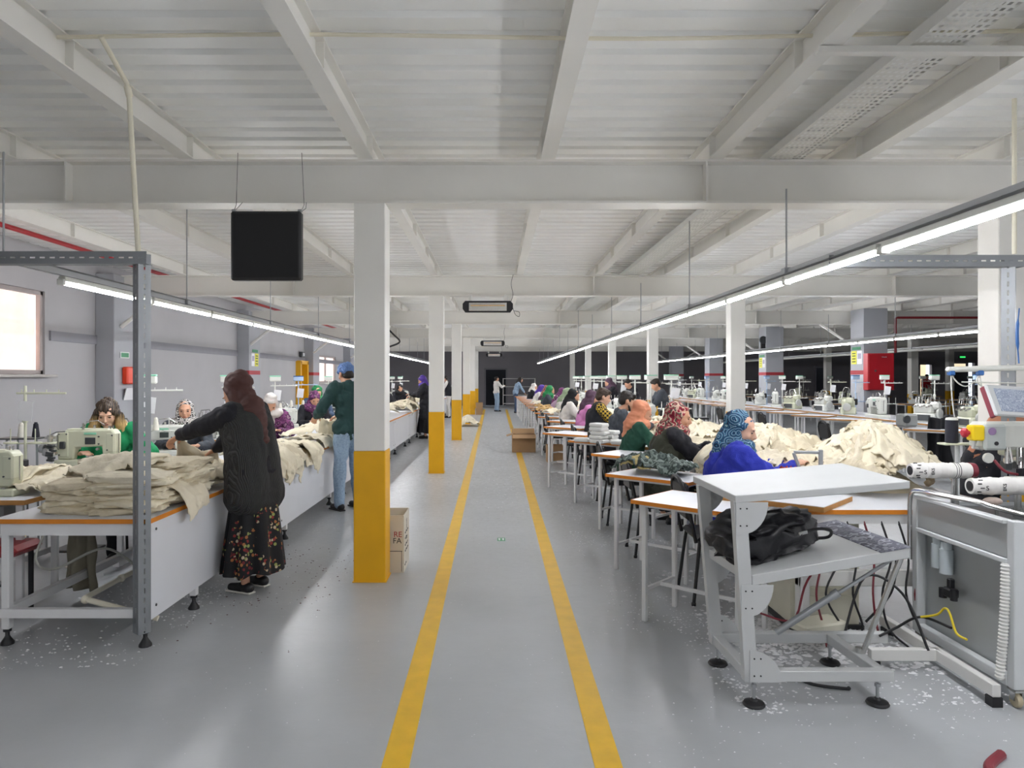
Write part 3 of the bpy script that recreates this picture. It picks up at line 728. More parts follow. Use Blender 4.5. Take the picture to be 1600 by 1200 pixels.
person('short-haired seated person in a black vest over a yellow plaid shirt', (1.47, 10.3, 0), E, (PLAID, 'shirt'), (BLACKC, 'trousers'), ('short', HAIR_B), sit=True, lean=.12, hp=.35, male=True, hl=(-.06, .42, .85), hr=(.06, .44, .85), vox=.012, vest=(VESTB, 'vest', .0), s=1.04, skin=SKIN2)
person('person in a pink fleece and plum headscarf, sitting at the fabric table', (1.44, 11.7, 0), E, PINK, (BLACKC, 'skirt'), ('scarf', PLUM), sit=True, lean=.26, hp=.3, hl=(-.06, .45, .83), hr=(.06, .46, .83), vox=.014)
R = [('person in a white top and black headscarf, sitting beyond the pink fleece', WHITET, BLACK_SC, 13.2, 1.3), ('person in a white top and sage green headscarf, leaning over the table', WHITET, SAGE, 14.6, 1.3),
     ('person in a lilac jacket and violet printed headscarf, leaning over the table', LILAC, VIOLETP, 15.97, 1.3), ('person in a grey sweater and bright green headscarf, sitting far down the row', SLATE, GREEN_SC, 18.72, 1.3),
     ('person in a dark plum top and maroon printed scarf, sitting past the green headscarf', PLUM, REDPRINT, 20.1, 1.3), ('person in a pale top and purple scarf near the end of the row', WHITET, PURPLE, 22.8, 1.28), ('person in black with a white scarf at the far end of the seated row', BLACKKNIT, GREYW, 25.5, 1.25)]
for i, (lab, t, h, y, x) in enumerate(R):
    person(lab, (x, y, 0), E+.1*math.sin(i*2), t, (BLACKC, 'skirt'), ('scarf', h), sit=True, lean=.26+.07*(i % 3), hp=.32, hl=(-.08, .42, .85), hr=(.08, .44, .85), vox=.02)
for i, (lab, t, h, x, y, rz) in enumerate([('dark-haired person in a grey top standing behind the machines across the fabric table', SLATE, ('short', HAIR_D), 3.15, 13.0, PI/2), ('person in black standing behind the machines across the fabric table', BLACKKNIT, ('short', HAIR_D), 3.1, 15.5, PI/2+.3),
                                           ('person with a dark headscarf working on the other side of the fabric table', BLACKKNIT, ('scarf', PLUM), 3.0, 17.5, PI/2)]):
    person(lab, (x, y, 0), rz, t, (BLACKC, 'trousers'), h, lean=.25, hp=.5, hl=(-.1, .38, .95), hr=(.1, .4, .95), vox=.02, s=.9)
# --- standing people
person('person in brown headscarf, charcoal knit vest and floral skirt holding up a cream garment', (-1.74, 5.10, 0), PI/2-.42, BLACKKNIT, (FLORAL, 'skirt'), ('scarf', BROWN_SC, 1.2),
       lean=.26, hp=.62, hl=(-.20, .62, 1.22), hr=(.10, .55, 1.08), shoe=SHOE, vox=.009, vest=(KNIT_VEST, 'vest', .16), bulk=.03, s=.905, wr=.014, hd=(0, .1, -.25), curl=.8, palm=(0, -.3, -1))
person('person in dark green sweater, pale jeans and blue hair net standing with back turned', (-1.70, 8.22, 0), PI/4, (DGREEN, 'sweater'), (JEANS, 'jeans'), ('bonnet', NET),
       lean=.05, hp=.3, male=True, hl=(-.24, .32, 1.08), hr=(.1, .36, 1.08), vox=.009, s=1.0, bulk=.01, feet=((-.13, .0), (.14, .02)))
person('person in a long black coat and purple headscarf standing at the white bench', (-1.74, 17.8, 0), PI/2, (BLACKKNIT, 'coat'), (BLACKC, 'skirt'), ('scarf', PURPLE), lean=.1, hp=.45, hl=(-.15, .4, 1.2), hr=(.1, .4, 1.15), vox=.014, bulk=.03, s=.93, top_len=.3)
person('person in a black vest over white sleeves at the distant bench', (-1.75, 27, 0), PI/2, (WHITET, 'shirt'), (WHITET, 'trousers'), ('short', HAIR_D), lean=.2, hp=.5, hl=(-.15, .4, 1.0), hr=(.15, .4, 1.0), vox=.022, vest=(VESTB, 'vest', -.05), s=.95)
person('person in a white shirt and blue jeans standing in front of the dark doorway', (.08, 32, 0), E+.4, (WHITET, 'shirt'), (JEANS, 'jeans'), ('short', HAIR_D, 1), male=True, lean=0, hp=-.2, hl=(-.2, .1, .85), hr=(.15, .35, 1.25), vox=.022, s=.93)
person('long-haired person in denim leaning towards the last small tables', (.9, 30.5, 0), E, (JEANS, 'shirt'), (JEANS_D, 'jeans'), ('long', HAIR_D), lean=.35, hp=.4, hl=(-.1, .45, .9), hr=(.1, .45, .9), vox=.022, s=.93)
person('person in a red top standing before the lit doorway', (20.8, 34, 0), PI, (RED, 'shirt'), (BLACKC, 'trousers'), ('short', HAIR_D), hp=.3, vox=.025, s=1)
# --- seated at the machines by the window wall, facing the camera end of the hall
W = PI
person('person with blonde hair and emerald sweater sitting behind the pale green sewing machine', (-3.42, 6.32, 0), W+.2, EMERALD, (BLACKC, 'trousers'), ('long', blonde()), sit=True, lean=.2, hp=.42, hy=.1, hl=(-.30, .42, .88), hr=(.12, .42, .88), vox=.008, skin=SKIN2, s=1.02, bulk=.01)
person('person with a black and white printed headscarf looking up from a sewing machine', (-3.38, 7.7, 0), W+.35, (SLATE, 'cardigan'), (BLACKC, 'skirt'), ('scarf', BWPRINT), sit=True, lean=.12, hp=.05, hl=(-.15, .42, .85), hr=(.12, .42, .85), vox=.009, s=.97)
person('person with a pale woven headscarf and violet collar bent over a sewing machine', (-3.1, 9.75, 0), W+.3, VIOLETP, (BLACKC, 'skirt'), ('scarf', GREYW), sit=True, lean=.3, hp=.8, hl=(-.12, .42, .83), hr=(.12, .42, .83), vox=.012)
person('person with a violet printed headscarf bent over a sewing machine', (-3.05, 11.7, 0), W+.5, BLACKKNIT, (BLACKC, 'skirt'), ('scarf', VIOLETP), sit=True, lean=.3, hp=.55, hl=(-.12, .42, .83), hr=(.12, .42, .83), vox=.014)
person('person with a green headscarf and blue top sitting behind the violet headscarf', (-3.35, 13.2, 0), W+.4, JEANS_D, (BLACKC, 'skirt'), ('scarf', GREEN_SC), sit=True, lean=.12, hp=.4, hl=(-.12, .42, .83), hr=(.12, .42, .83), vox=.015, s=1.04)
for i, (y, h, lab) in enumerate([(19.0, PLUM, 'person with a plum headscarf at a distant machine by the window wall'), (22.0, BLACK_SC, 'person with a black headscarf at a distant machine by the window wall')]):
    person(lab, (-3.0, y, 0), W+.4, BLACKKNIT, (BLACKC, 'skirt'), ('scarf', h), sit=True, lean=.2, hp=.5, hl=(-.12, .42, .83), hr=(.12, .42, .83), vox=.022)
person('person with a tan headscarf bent low behind the screen of the big machine', (3.36, 4.95, 0), E, (BLACKKNIT, 'sweater'), (BLACKC, 'skirt'), ('scarf', TAN), sit=True, lean=.35, hp=.8, hl=(-.12, .42, .83), hr=(.12, .42, .83), vox=.012, s=1.03)
# ================================================================== TABLES, CHAIRS, MACHINES
TH = .77
def small_table(w=.72, d=.52, wood=False):
    """origin at the corner that points to the walkway"""
    t = empty('small_table')
    MB().box(w/2, d/2, TH-.009, w, d, .018, bev=.003).build('tabletop', TABLE_WHITE, t)
    mb = MB(); e = .0025
    for (x, y, sx, sy) in ((w/2, -e/2, w+2*e, e), (w/2, d+e/2, w+2*e, e), (-e/2, d/2, e, d), (w+e/2, d/2, e, d)): mb.box(x, y, TH-.012, sx, sy, .024)
    mb.build('edge_band', WOOD if wood else ORANGE, t, smooth=False)
    mb = MB()
    for y in (.08, d-.06): mb.box(w/2, y, TH-.035, w-.08, .025, .028)
    for x in (.05, w-.06): mb.box(x, d/2, TH-.035, .025, d-.14, .028)
    mb.build('frame', LEG_WHITE, t, smooth=False)
    for x in (.05, w-.06):
        for y in (.08, d-.06): MB().box(x, y, (TH-.03)/2, .03, .03, TH-.03, bev=.004).build('leg', LEG_WHITE, t)
    for x in (.05, w-.06): MB().box(x, d/2, .2, .02, d-.14, .02).build('stretcher', LEG_WHITE, t, smooth=False)
    MB().box(w/2, d/2, .2, w-.11, .02, .02).build('stretcher', LEG_WHITE, t, smooth=False)
    return tag(t, None, 'table')
RZ = math.radians(-43)
SPOTS = [(.856, 4.42), (.885, 5.62), (.975, 7.1), (.90, 8.62), (.67, 9.8), (.77, 11.05), (.93, 12.5), (.85, 13.9)] + [(.87-.004*i, 15.4+1.35*i) for i in range(11)]
proto = small_table()
for i, (x, y) in enumerate(SPOTS):
    o = proto if i == 0 else dup(proto)
    o.location = (x, y, 0); o.rotation_euler = (0, 0, RZ)
    tag(o, f'{ORD[i]} small white orange-edged table along the walkway, counted from the grey stand', None, 'small tables along the walkway')
protow = small_table(wood=True)
for i in range(14):
    y = 10.55+1.3*i
    o = protow if i == 0 else dup(protow)
    o.location = (6.12-.01*i, y, 0); o.rotation_euler = (0, 0, RZ); tag(o, f'{ORD[i]} small table before the unattended machines, counted from the black cloth', None, 'small tables before the unattended machines')
# ---- long tables with the fabric between the seated workers
def long_table(x0, x1, y0, y1, lab, group, edge=ORANGE, h=TH):
    t = empty('long_table', ((x0+x1)/2, (y0+y1)/2, 0)); w = x1-x0; d = y1-y0
    MB().box(0, 0, h-.011, w, d, .022, bev=.003).build('tabletop', TABLE_WHITE, t)
    mb = MB()
    for (x, y, sx, sy) in ((0, -d/2-.0015, w+.006, .003), (-w/2-.0015, 0, .003, d), (w/2+.0015, 0, .003, d)): mb.box(x, y, h-.014, sx, sy, .026)
    mb.build('edge_band', edge, t, smooth=False)
    mb = MB(); mb.box(0, -d/2+.03, h-.055, w-.06, .03, .06); mb.box(0, d/2-.03, h-.055, w-.06, .03, .06); mb.box(-w/2+.05, 0, h-.055, .03, d-.06, .06); mb.box(w/2-.05, 0, h-.055, .03, d-.06, .06)
    mb.build('frame', LEG_WHITE, t, smooth=False)
    for sx in (-1, 1):
        for sy in (-1, 1): MB().box(sx*(w/2-.05), sy*(d/2-.04), (h-.03)/2, .05, .05, h-.03, bev=.005).build('leg', LEG_WHITE, t)
    return tag(t, lab, 'table', group)
for i in range(10):
    y0 = 4.08+2.2*i
    long_table(1.76, 3.05, y0, y0+2.19, f'{ORD[i]} wide white table under the cream fabric, counted from the grey stand', 'wide fabric tables')
for i in range(8):
    y0 = 10.2+2.5*i
    long_table(7.15, 8.2, y0, y0+2.49, f'{ORD[i]} wide white table of the unattended row, counted from the black cloth', 'wide tables of the unattended row', edge=WOOD)
far = small_table(1.1, .6, wood=True); first = True
n = 0
for (x, y) in [(11.2, 24.5), (12.6, 24.7), (14.6, 24.3), (16.2, 24.6), (17.6, 24.4), (10.4, 28.5), (12.0, 28.6), (14.9, 28.4), (17.2, 28.8), (19.6, 28.5), (9.9, 20.6), (11.9, 20.4), (13.0, 20.5)]:
    o = far if n == 0 else dup(far)
    o.location = (x, y, 0); n += 1
    tag(o, 'wood-edged work table standing in the dark unlit part of the hall', None, 'work tables in the unlit part')
# ---- long white bench with the side panels, by the window side of the walkway
BH = .73
def bench(y0, y1, lab, legs):
    t = empty('panelled_bench', (-1.95, y0, 0)); d = y1-y0
    MB().box(-.46, d/2, BH-.01, .9, d-.004, .02, bev=.002).build('tabletop', TABLE_WHITE, t)
    mb = MB(); mb.box(-.01+.0015, d/2, BH-.012, .004, d, .026); mb.box(-.46, -.0015, BH-.012, .9, .004, .026); mb.build('edge_band', ORANGE, t, smooth=False)
    MB().box(-.022, d/2, .43, .018, d-.01, .56, bev=.002).build('side_panel', TABLE_WHITE, t)
    mb = MB()
    for yy in (.08, d-.12):
        for z in (.22, .66): mb.cyl((-.013, yy, z), (-.009, yy, z), .008, seg=10)
    mb.build('panel_screw', STEELD, t)
    for (x, y) in legs:
        l = MB().box(x, y, (.09+BH-.03)/2, .045, .045, BH-.03-.09, bev=.004).build('leg', LEG_WHITE, t)
        mb = MB(); mb.lathe([(.022, .09), (.022, .075), (.012, .07), (.012, .05), (.02, .035), (.035, .012), (.036, 0)], (x, y, 0), 16); mb.build('levelling_foot', BLACK, l)
    MB().box(-.46, .03, .19, .82, .04, .05).build('lower_rail', LEG_WHITE, t, smooth=False)
    MB().box(-.46, .03, BH-.06, .82, .03, .07).build('frame', LEG_WHITE, t, smooth=False)
    MB().box(-.86, d/2, .19, .04, d-.1, .05).build('lower_rail', LEG_WHITE, t, smooth=False)
    return tag(t, lab, 'bench', 'white panelled benches')
ys = [4.0, 6.4, 9.0, 11.4, 13.8, 16.2, 18.6, 21.0, 23.4, 25.8, 28.2]
for i, y in enumerate(ys):
    L = (ys[i+1]-y) if i < len(ys)-1 else 2.4
    bench(y, y+L-.002, f'{ORD[i]} unit of the long white panelled bench, counted from the slotted steel post', [(-.05, .03), (-.86, .06), (-.05, .68), (-.86, L-.1), (-.05, L-.9)] if i == 0 else [(-.05, .3), (-.05, L-.5), (-.86, .3)])

# ---- chairs
def chair():
    t = empty('black_chair')
    MB().box(0, .02, .44, .42, .42, .05, bev=.02).build('seat', BLACK, t)
    mb = MB(); q = []
    for k in range(11):
        a = PI*k/10; q.append((.185*math.cos(a), -.26-.03*math.sin(a), .70+.15*math.sin(a)))
    mb.tube([(.185, -.2, .42)]+q+[(-.185, -.2, .42)], .013, 8); mb.build('back_frame', BLACKM, t)
    MB().box(0, -.25, .69, .33, .04, .26, rot=(.1, 0, 0), bev=.035).build('backrest', BLACK, t)
    for sx in (-1, 1):
        for sy, dy in ((-.17, -.05), (.2, .03)):
            l = MB(); l.cyl((sx*.17, sy, .43), (sx*.2, sy+dy, .01), .012, seg=8); l.cyl((sx*.2, sy+dy, .0), (sx*.2, sy+dy, .02), .016, seg=8); l.build('leg', BLACKM, t)
    return tag(t, None, 'chair')
ch = chair(); n = 0
CH = [(1.56, 4.94, 'under the person in cobalt blue'), (1.42, 6.2, 'under the person in the olive vest'), (1.39, 7.5, 'under the person in the terracotta headscarf'), (1.49, 8.95, 'under the person in the slate sweater'),
      (1.42, 10.3, 'under the person in yellow plaid'), (1.39, 11.7, 'under the person in pink fleece'), (1.25, 13.2, 'under the person in the white top and black headscarf'), (1.25, 14.6, 'under the person in the sage headscarf'), (1.2, 15.9, 'under the person in the lilac jacket')]
for (x, y, l) in CH:
    o = ch if n == 0 else dup(ch)
    o.location = (x, y, 0); o.rotation_euler = (0, 0, E); n += 1; tag(o, 'black round-backed metal chair '+l, None, 'black chairs at the fabric tables')
for (x, y, rz, l) in [(-3.42, 6.4, PI, 'under the person in emerald green'), (-3.4, 7.7, PI+.3, 'under the person with the black and white headscarf'), (-3.12, 9.75, PI+.3, 'under the person with the pale woven headscarf')]:
    dup(ch, (x, y, 0), rz, 'black round-backed metal chair '+l, 'black chairs by the window wall')
for i in range(8):
    dup(ch, (5.5+.0*i, 11.2+2.6*i, 0), E, 'empty black chair pushed under the unattended machine tables', 'empty black chairs')

# ---- sewing machines; the operator sits on the +Y side
def lockstitch(m=MACH_WHITE, trim=MINT):
    t = empty('sewing_machine')
    MB().box(0, 0, .025, .50, .18, .05, bev=.008).build('bed', m, t)
    mb = MB(); mb.prism([(-.24, .05), (-.11, .05), (-.10, .15), (.12, .16), (.13, .06), (.21, .06), (.225, .10), (.225, .27), (.20, .30), (-.20, .29), (-.24, .26)], -.055, .055, 'XZ')
    o = mb.build('arm', m, t); bv = o.modifiers.new('b', 'BEVEL'); bv.width = .012; bv.segments = 2; bv.limit_method = 'ANGLE'
    MB().box(.03, -.058, .265, .10, .004, .018, bev=.001).build('name_plate', trim, o)
    mb = MB(); mb.box(.19, -.0, .19, .075, .118, .17, bev=.012); mb.box(-.19, 0, .175, .10, .122, .22, bev=.014); mb.box(0, 0, .297, .34, .09, .014, bev=.005); mb.build('cover', m, o)
    MB().box(.03, -.0575, .205, .085, .004, .055, bev=.001).build('inspection_plate', STEELD, o)  # dark plate stands for the shade in the arm's window hole
    mb = MB()
    for (a_, b_) in ((-.22, .26), (-.16, .26), (-.22, .09), (.10, .24), (.10, .18), (.21, .25), (.17, .13)): mb.cyl((a_, -.066, b_), (a_, -.05, b_), .006, seg=10)
    mb.build('screw', STEELD, o)
    mb = MB(); mb.box(.06, 0, .054, .26, .14, .008, bev=.002); mb.cyl((-.03, -.05, .30), (-.03, -.05, .35), .009, seg=10); mb.cyl((.02, .03, .30), (.02, .03, .33), .012, seg=12); mb.cyl((.235, 0, .1), (.235, 0, .26), .004, seg=8); mb.build('throat_plate', CHROME, t)
    mb = MB(); mb.lathe([(.03, 0), (.065, .005), (.07, .02), (.065, .035), (.03, .045)], (-.285, 0, .2), 20, 'X'); mb.build('handwheel', mat('wheel_grey', 'b9bab5', .4), t)
    mb = MB(); mb.cyl((.17, 0, .02), (.17, 0, .08), .004); mb.cyl((.17, 0, .055), (.17, 0, .30), .006); mb.box(.17, .02, .052, .02, .05, .006); mb.cyl((.19, 0, .30), (.19, 0, .33), .006)
    mb.cyl((.16, 0, .30), (.16, 0, .325), .012); mb.build('needle_bar', CHROME, t)
    mb = MB(); mb.cyl((.10, .055, .21), (.10, .085, .21), .018); mb.cyl((.10, -.055, .14), (.10, -.085, .14), .012); mb.tube([(-.05, 0, .3), (-.03, 0, .36), (.06, 0, .37), (.12, 0, .33)], .004, 6); mb.build('tension_knob', CHROME, t)
    MB().box(-.19, -.068, .17, .045, .02, .06, bev=.005).build('control_panel', STEELD, t)
    return tag(t, None, 'sewing machine')
def overlock(m=MACH_WHITE):
    t = empty('overlock_machine')
    mb = MB(); mb.box(0, 0, .06, .30, .24, .12, bev=.02); mb.box(-.03, 0, .17, .24, .2, .14, bev=.03); mb.box(.1, .02, .22, .12, .12, .1, bev=.025); mb.build('body', m, t)
    mb = MB(); mb.lathe([(.02, 0), (.06, .004), (.065, .02), (.06, .036), (.02, .04)], (.155, -.02, .12), 18, 'X'); mb.build('handwheel', mat('wheel_grey'), t)
    mb = MB(); rnd = random.Random(4)
    for k in range(9): x = -.12+.03*k; mb.cyl((x, -.11, .2+.01*(k % 3)), (x, -.135, .2+.01*(k % 3)), .011, seg=8)
    for k in range(6): mb.cyl((-.1+.04*k, -.1, .26), (-.1+.04*k, -.1+.03*rnd.random(), .33+.04*rnd.random()), .005, seg=6)
    mb.tube([(-.08, .0, .25), (-.05, 0, .36), (.05, 0, .37), (.1, 0, .28)], .008, 6); mb.cyl((.05, .08, .02), (.05, .08, .28), .008); mb.cyl((-.1, -.121, .07), (-.1, -.15, .07), .035)
    mb.build('thread_guides', CHROME, t)
    mb = MB(); mb.box(.02, -.122, .06, .18, .01, .08, bev=.003); mb.build('looper_cover', STEELD, t)
    mb = MB(); mb.box(-.02, .115, .20, .09, .05, .1, bev=.01); mb.build('motor', BLACK, t)
    return tag(t, None, 'sewing machine')
def thread_stand(m=MACH_WHITE, lid=MINT, h=.72, paper=True, box=True):
    t = empty('thread_stand')
    mb = MB(); mb.cyl((0, 0, 0), (0, 0, h), .011, seg=10); mb.cyl((0, 0, 0), (0, 0, .02), .03); mb.box(0, 0, h*.62, .035, .035, .05, bev=.005); mb.build('pole', m, t)
    mb = MB(); mb.box(.13, 0, h-.06, .40, .02, .016, bev=.003)
    for k in range(4): mb.cyl((-.03+.1*k, 0, h-.06), (-.03+.1*k, 0, h-.03), .004, seg=6)
    mb.build('crossbar', m, t)
    mb = MB(); mb.tube([(-.14, .0, h*.35), (.22, 0, h*.35)], .006, 6)
    for k in (-.12, .08, .2): mb.cyl((k, 0, h*.35), (k, 0, h*.35+.012), .05, seg=16); mb.cyl((k, 0, h*.35), (k, 0, h*.35+.12), .004, seg=6)
    mb.build('spool_tray', m, t)
    if box:
        b = MB().box(0, .01, h+.045, .17, .07, .08, bev=.01).build('control_box', m, t); MB().box(0, .01, h+.088, .172, .072, .018, bev=.006).build('lid', lid, b)
    if paper: MB().box(-.03, -.02, h*.72, .11, .002, .16).build('instruction_sheet', PAPER, t, smooth=False).rotation_euler = (.05, .12, 0)
    return tag(t, None, 'thread stand')
def cone(m, name='thread_cone'):
    t = MB(); t.lathe([(.026, 0), (.030, .004), (.030, .012), (.018, .115), (.012, .118), (.012, .128), (.008, .128)], (0, 0, 0), 18); return t.build(name, m)
CONE_W = mat('white_thread', 'ece8dc', .8, var=.05, vs=40, bump=.3, bs=200); CONE_D = mat('navy_thread', '23242f', .8, var=.1, vs=40, bump=.3, bs=200)
cw = cone(CONE_W); cd = cone(CONE_D); used_c = set()
def put_cone(src, x, y, z, lab, group):
    o = src if src.name not in used_c else src.copy()
    if src.name not in used_c: used_c.add(src.name)
    else: C.objects.link(o)
    o.location = (x, y, z); return tag(o, lab, 'thread cone', group)
LS = lockstitch(); LG = lockstitch(GREENISH, MINT); OV = overlock(); OG = overlock(GREENISH); TS = thread_stand(); TSG = thread_stand(GREENISH, MACH_WHITE, box=False); TSN = thread_stand(MACH_WHITE, MINT, paper=False); TSB = thread_stand(mat('blue_white_pole', 'a9bfd8', .4), BLUE)
usedp = set()
def place(src, x, y, z, rz, lab, group=None):
    if src.name in usedp: o = dup(src)
    else: usedp.add(src.name); index(src); o = src
    o.location = (x, y, z); o.rotation_euler = (0, 0, rz); tag(o, lab, None, group); return o
# window-side stations: station table + machine + stand, in front of each seated worker
def station_table(x, y, rz, lab, edge=WOOD):
    t = empty('station_table', (x, y, 0), rz)
    MB().box(0, 0, TH-.012-.02, 1.0, .52, .024, bev=.003).build('tabletop', TABLE_WHITE, t)
    mb = MB()
    for (a, b, sx, sy) in ((0, -.262, 1.008, .004), (0, .262, 1.008, .004), (-.502, 0, .004, .52), (.502, 0, .004, .52)): mb.box(a, b, TH-.032, sx, sy, .03)
    mb.build('edge_band', edge, t, smooth=False)
    for sx in (-.42, .42):
        for sy in (-.18, .18): MB().box(sx, sy, .37, .045, .03, .68, bev=.004).build('leg', LEG_WHITE, t)
        MB().box(sx, 0, .06, .05, .5, .05, bev=.004).build('foot_rail', LEG_WHITE, t)
    MB().box(0, -.18, .42, .8, .03, .09).build('cross_rail', LEG_WHITE, t, smooth=False)
    MB().box(.12, 0, .60, .26, .22, .2, bev=.02).build('motor_box', mat('motor_grey', '8f918f', .5), t)
    MB().box(-.05, .05, .11, .34, .22, .02, bev=.005).build('pedal', STEELD, t)
    return tag(t, lab, 'table', 'machine tables by the window wall')
NM = ['in front of the emerald sweater', 'in front of the black and white headscarf', 'in front of the pale woven headscarf', 'in front of the violet headscarf', 'in front of the green headscarf', 'at the empty place past the green headscarf',
      'at the second place past the green headscarf', 'in front of the distant plum headscarf', 'past the distant plum headscarf', 'in front of the distant black headscarf', 'beyond the distant black headscarf', 'at the last visible place by the window wall']
ST = [(-3.42, 5.82, 0), (-3.45, 7.15, .2), (-3.42, 9.15, .2), (-3.42, 11.1, .3), (-3.45, 12.5, .3), (-3.42, 14.6, .2), (-3.42, 16.4, .2), (-3.42, 18.4, .2), (-3.42, 20.0, .2), (-3.42, 21.5, .2), (-3.42, 23.5, .2), (-3.42, 25.5, .2)]
for i, (x, y, rz) in enumerate(ST):
    station_table(x, y, rz, 'white-topped machine table '+NM[i])
    z = TH-.02
    place(LG if i == 0 else LS, x+.06, y+.03, z+(.06 if i == 0 else 0), rz+.02, ('pale green' if i == 0 else 'white')+' sewing machine '+NM[i], 'machines by the window wall')
    place(TSG if i == 0 else (TSB if i in (4,) else TS), x-.38 if i == 0 else x+.02, y-.12 if i == 0 else y-.2, z, rz, ('pale green' if i == 0 else 'slim')+' thread stand '+NM[i], 'thread stands by the window wall')
    if 0 < i < 7:
        for k, dx in enumerate((-.12, .08)): put_cone(cw, x+.02+dx*math.cos(rz), y-.2+dx*math.sin(rz), z+.265, 'white thread cone on the stand '+NM[i], 'white cones on the stand '+NM[i])
    if i > 0: 
        place(OV, x-.35, y+.02, z, rz, 'small white overlock machine '+NM[i], 'overlock machines by the window wall')
# extra bits around the green machine: lower mechanism, spool shelf with cones
mb = MB(); mb.box(0, 0, .03, .62, .16, .055, bev=.006)
o = mb.build('machine_plinth', GREENISH, loc=(-3.36, 5.85, TH-.02)); tag(o, 'pale green plinth under the pale green sewing machine', 'machine base')
t = empty('spool_shelf', (-4.03, 6.0, 0), 0, 'small dark spool shelf on thin legs beside the pale green machine', 'spool shelf')
MB().box(0, 0, 1.02, .34, .2, .012, bev=.003).build('shelf_board', STEELD, t)
for sx in (-.1, .1):
    for sy in (-.07, .07): mb = MB(); mb.cyl((sx, sy, 0), (sx*.8, sy, 1.014), .009, seg=8); mb.build('leg', GALV, t)
put_cone(cw, -4.02, 5.98, 1.026, 'tall white thread cone on the small dark spool shelf', None)
put_cone(cd, -3.93, 6.03, 1.026, 'navy thread cone on the small dark spool shelf', None)
station_table(-3.5, 4.75, 0, 'white-topped machine table before the brown wooden box, beside the bench end')
place(LG, -3.42, 4.72, TH-.02, 0, 'pale green sewing machine beside the small brown wooden box', 'machines by the window wall')
# unattended row: machines on the wide tables
kinds = [OG, OV, LS, OG, OV, OG, LS, OV, OG, LS, OV, LS]
for i in range(15):
    y = 10.9+1.28*i; x = 7.4+.1*math.sin(i*2.1); k = kinds[i % 12]
    place(k, x, y, TH, -PI/2+.5*math.sin(i*1.7), f'{ORD[i]} unattended sewing machine before the red fire cabinet, counted from the blue-poled stand', 'unattended sewing machines').scale = (1.25, 1.25, 1.3)
    place([TSG, TSN, TS, TSB][i % 4] if i else TSB, x+.3, y+.28, TH, .4*math.sin(i*3), f'{ORD[i]} thread stand of the unattended row, counted from the machine with the screen', 'thread stands of the unattended row')
    if 0 < i < 9:
        put_cone(cd if i % 3 == 0 else cw, x+.3-.12*math.cos(.4*math.sin(i*3)), y+.28-.12*math.sin(.4*math.sin(i*3)), TH+.265, f'{"navy" if i % 3 == 0 else "white"} thread cone on the {ORD[i]} stand of the unattended row', None)
# machines behind the seated workers, across the fabric tables
for i in range(10):
    y = 11.2+1.5*i
    place([OV, LS][i % 2], 2.75, y, TH, PI/2+.2*math.sin(i), f'{ORD[i]} white machine across the fabric table, counted from the pink fleece', 'machines across the fabric tables')
    place(TSN if i % 3 else TS, 2.9, y+.35, TH, .3*math.sin(i*2), f'{ORD[i]} mint-capped thread stand across the fabric table, counted from the pink fleece', 'mint-capped thread stands').scale = (1.35, 1.5, 1.0)
# in the unlit part
n = 0
for (x, y) in [(11.6, 24.8), (13.0, 24.9), (16.6, 24.9), (12.4, 28.8), (15.4, 28.6), (17.8, 29), (20.1, 28.7), (10.4, 20.8), (12.3, 20.6)]:
    place(OG if n % 2 else OV, x, y, TH, .3*n, 'sewing machine standing idle in the unlit part of the hall', 'idle machines in the unlit part')
    place(TSN, x+.25, y+.05, TH, 0, 'thread stand beside an idle machine in the unlit part', 'idle thread stands in the unlit part'); n += 1
# ================================================================== CLOTH
def garment(cx, cy, w, l, rot, base, seed, amp=.03, freq=5, thick=.006, nx=34, ny=34, lift=0, m=None, name='cream_garment', edges=()):
    """a crumpled cloth lying on base(x, y), outline wavy like a shirt panel"""
    ca, sa = math.cos(rot), math.sin(rot); vs = []; fs = []
    for i in range(nx+1):
        for j in range(ny+1):
            u, v = i/nx*2-1, j/ny*2-1
            ed = 1+.16*noise.noise(V(u*1.7+seed, v*1.7, seed))+.06*noise.noise(V(u*5+seed, v*5, seed*2))
            px, py = u*w/2*ed, v*l/2*ed
            x, y = cx+px*ca-py*sa, cy+px*sa+py*ca
            q = V(x*freq+seed*3, y*freq*.7, seed); q2 = q+.6*V(noise.noise(q*.8), noise.noise(q*.8+V(5, 1, 2)), 0)
            f = 1-abs(noise.noise(q2))*2.8; g = 1-abs(noise.noise(q2*2.4+V(9, 0, 0)))*2.6+.6*(1-abs(noise.noise(q2*5+V(0, 9, 0)))*2.4)
            curl = .35*max(0, max(abs(u), abs(v))-.88)/.12
            over = 0; out = amp*max(0, f*.9+.35*g-.2*curl+.25); ex = ey = 0
            for (axis, val, sgn) in edges:
                c = x if axis == 'x' else y; d = (c-val)*sgn
                if d > 0:
                    over += d; k = min(1, d/.04)
                    if axis == 'x': x = val; ex = sgn*k
                    else: y = val; ey = sgn*k
            z = base(x, y)+lift+out*(1 if over == 0 else max(0, 1-over/.05))-over
            off = .012+lift*.8+out*.8
            vs.append((x+ex*off+amp*.5*noise.noise(q2*1.7)*(0 if ex else 1), y+ey*off+amp*.5*noise.noise(q2*1.7+V(3, 3, 3))*(0 if ey else 1), z))
    for i in range(nx):
        for j in range(ny): a = i*(ny+1)+j; fs.append((a, a+ny+1, a+ny+2, a+1))
    mb = MB(); mb.add(vs, fs); o = mb.build(name, m or CREAM, ang=1.2)
    s = o.modifiers.new('thickness', 'SOLIDIFY'); s.thickness = thick; s.offset = 1
    return o
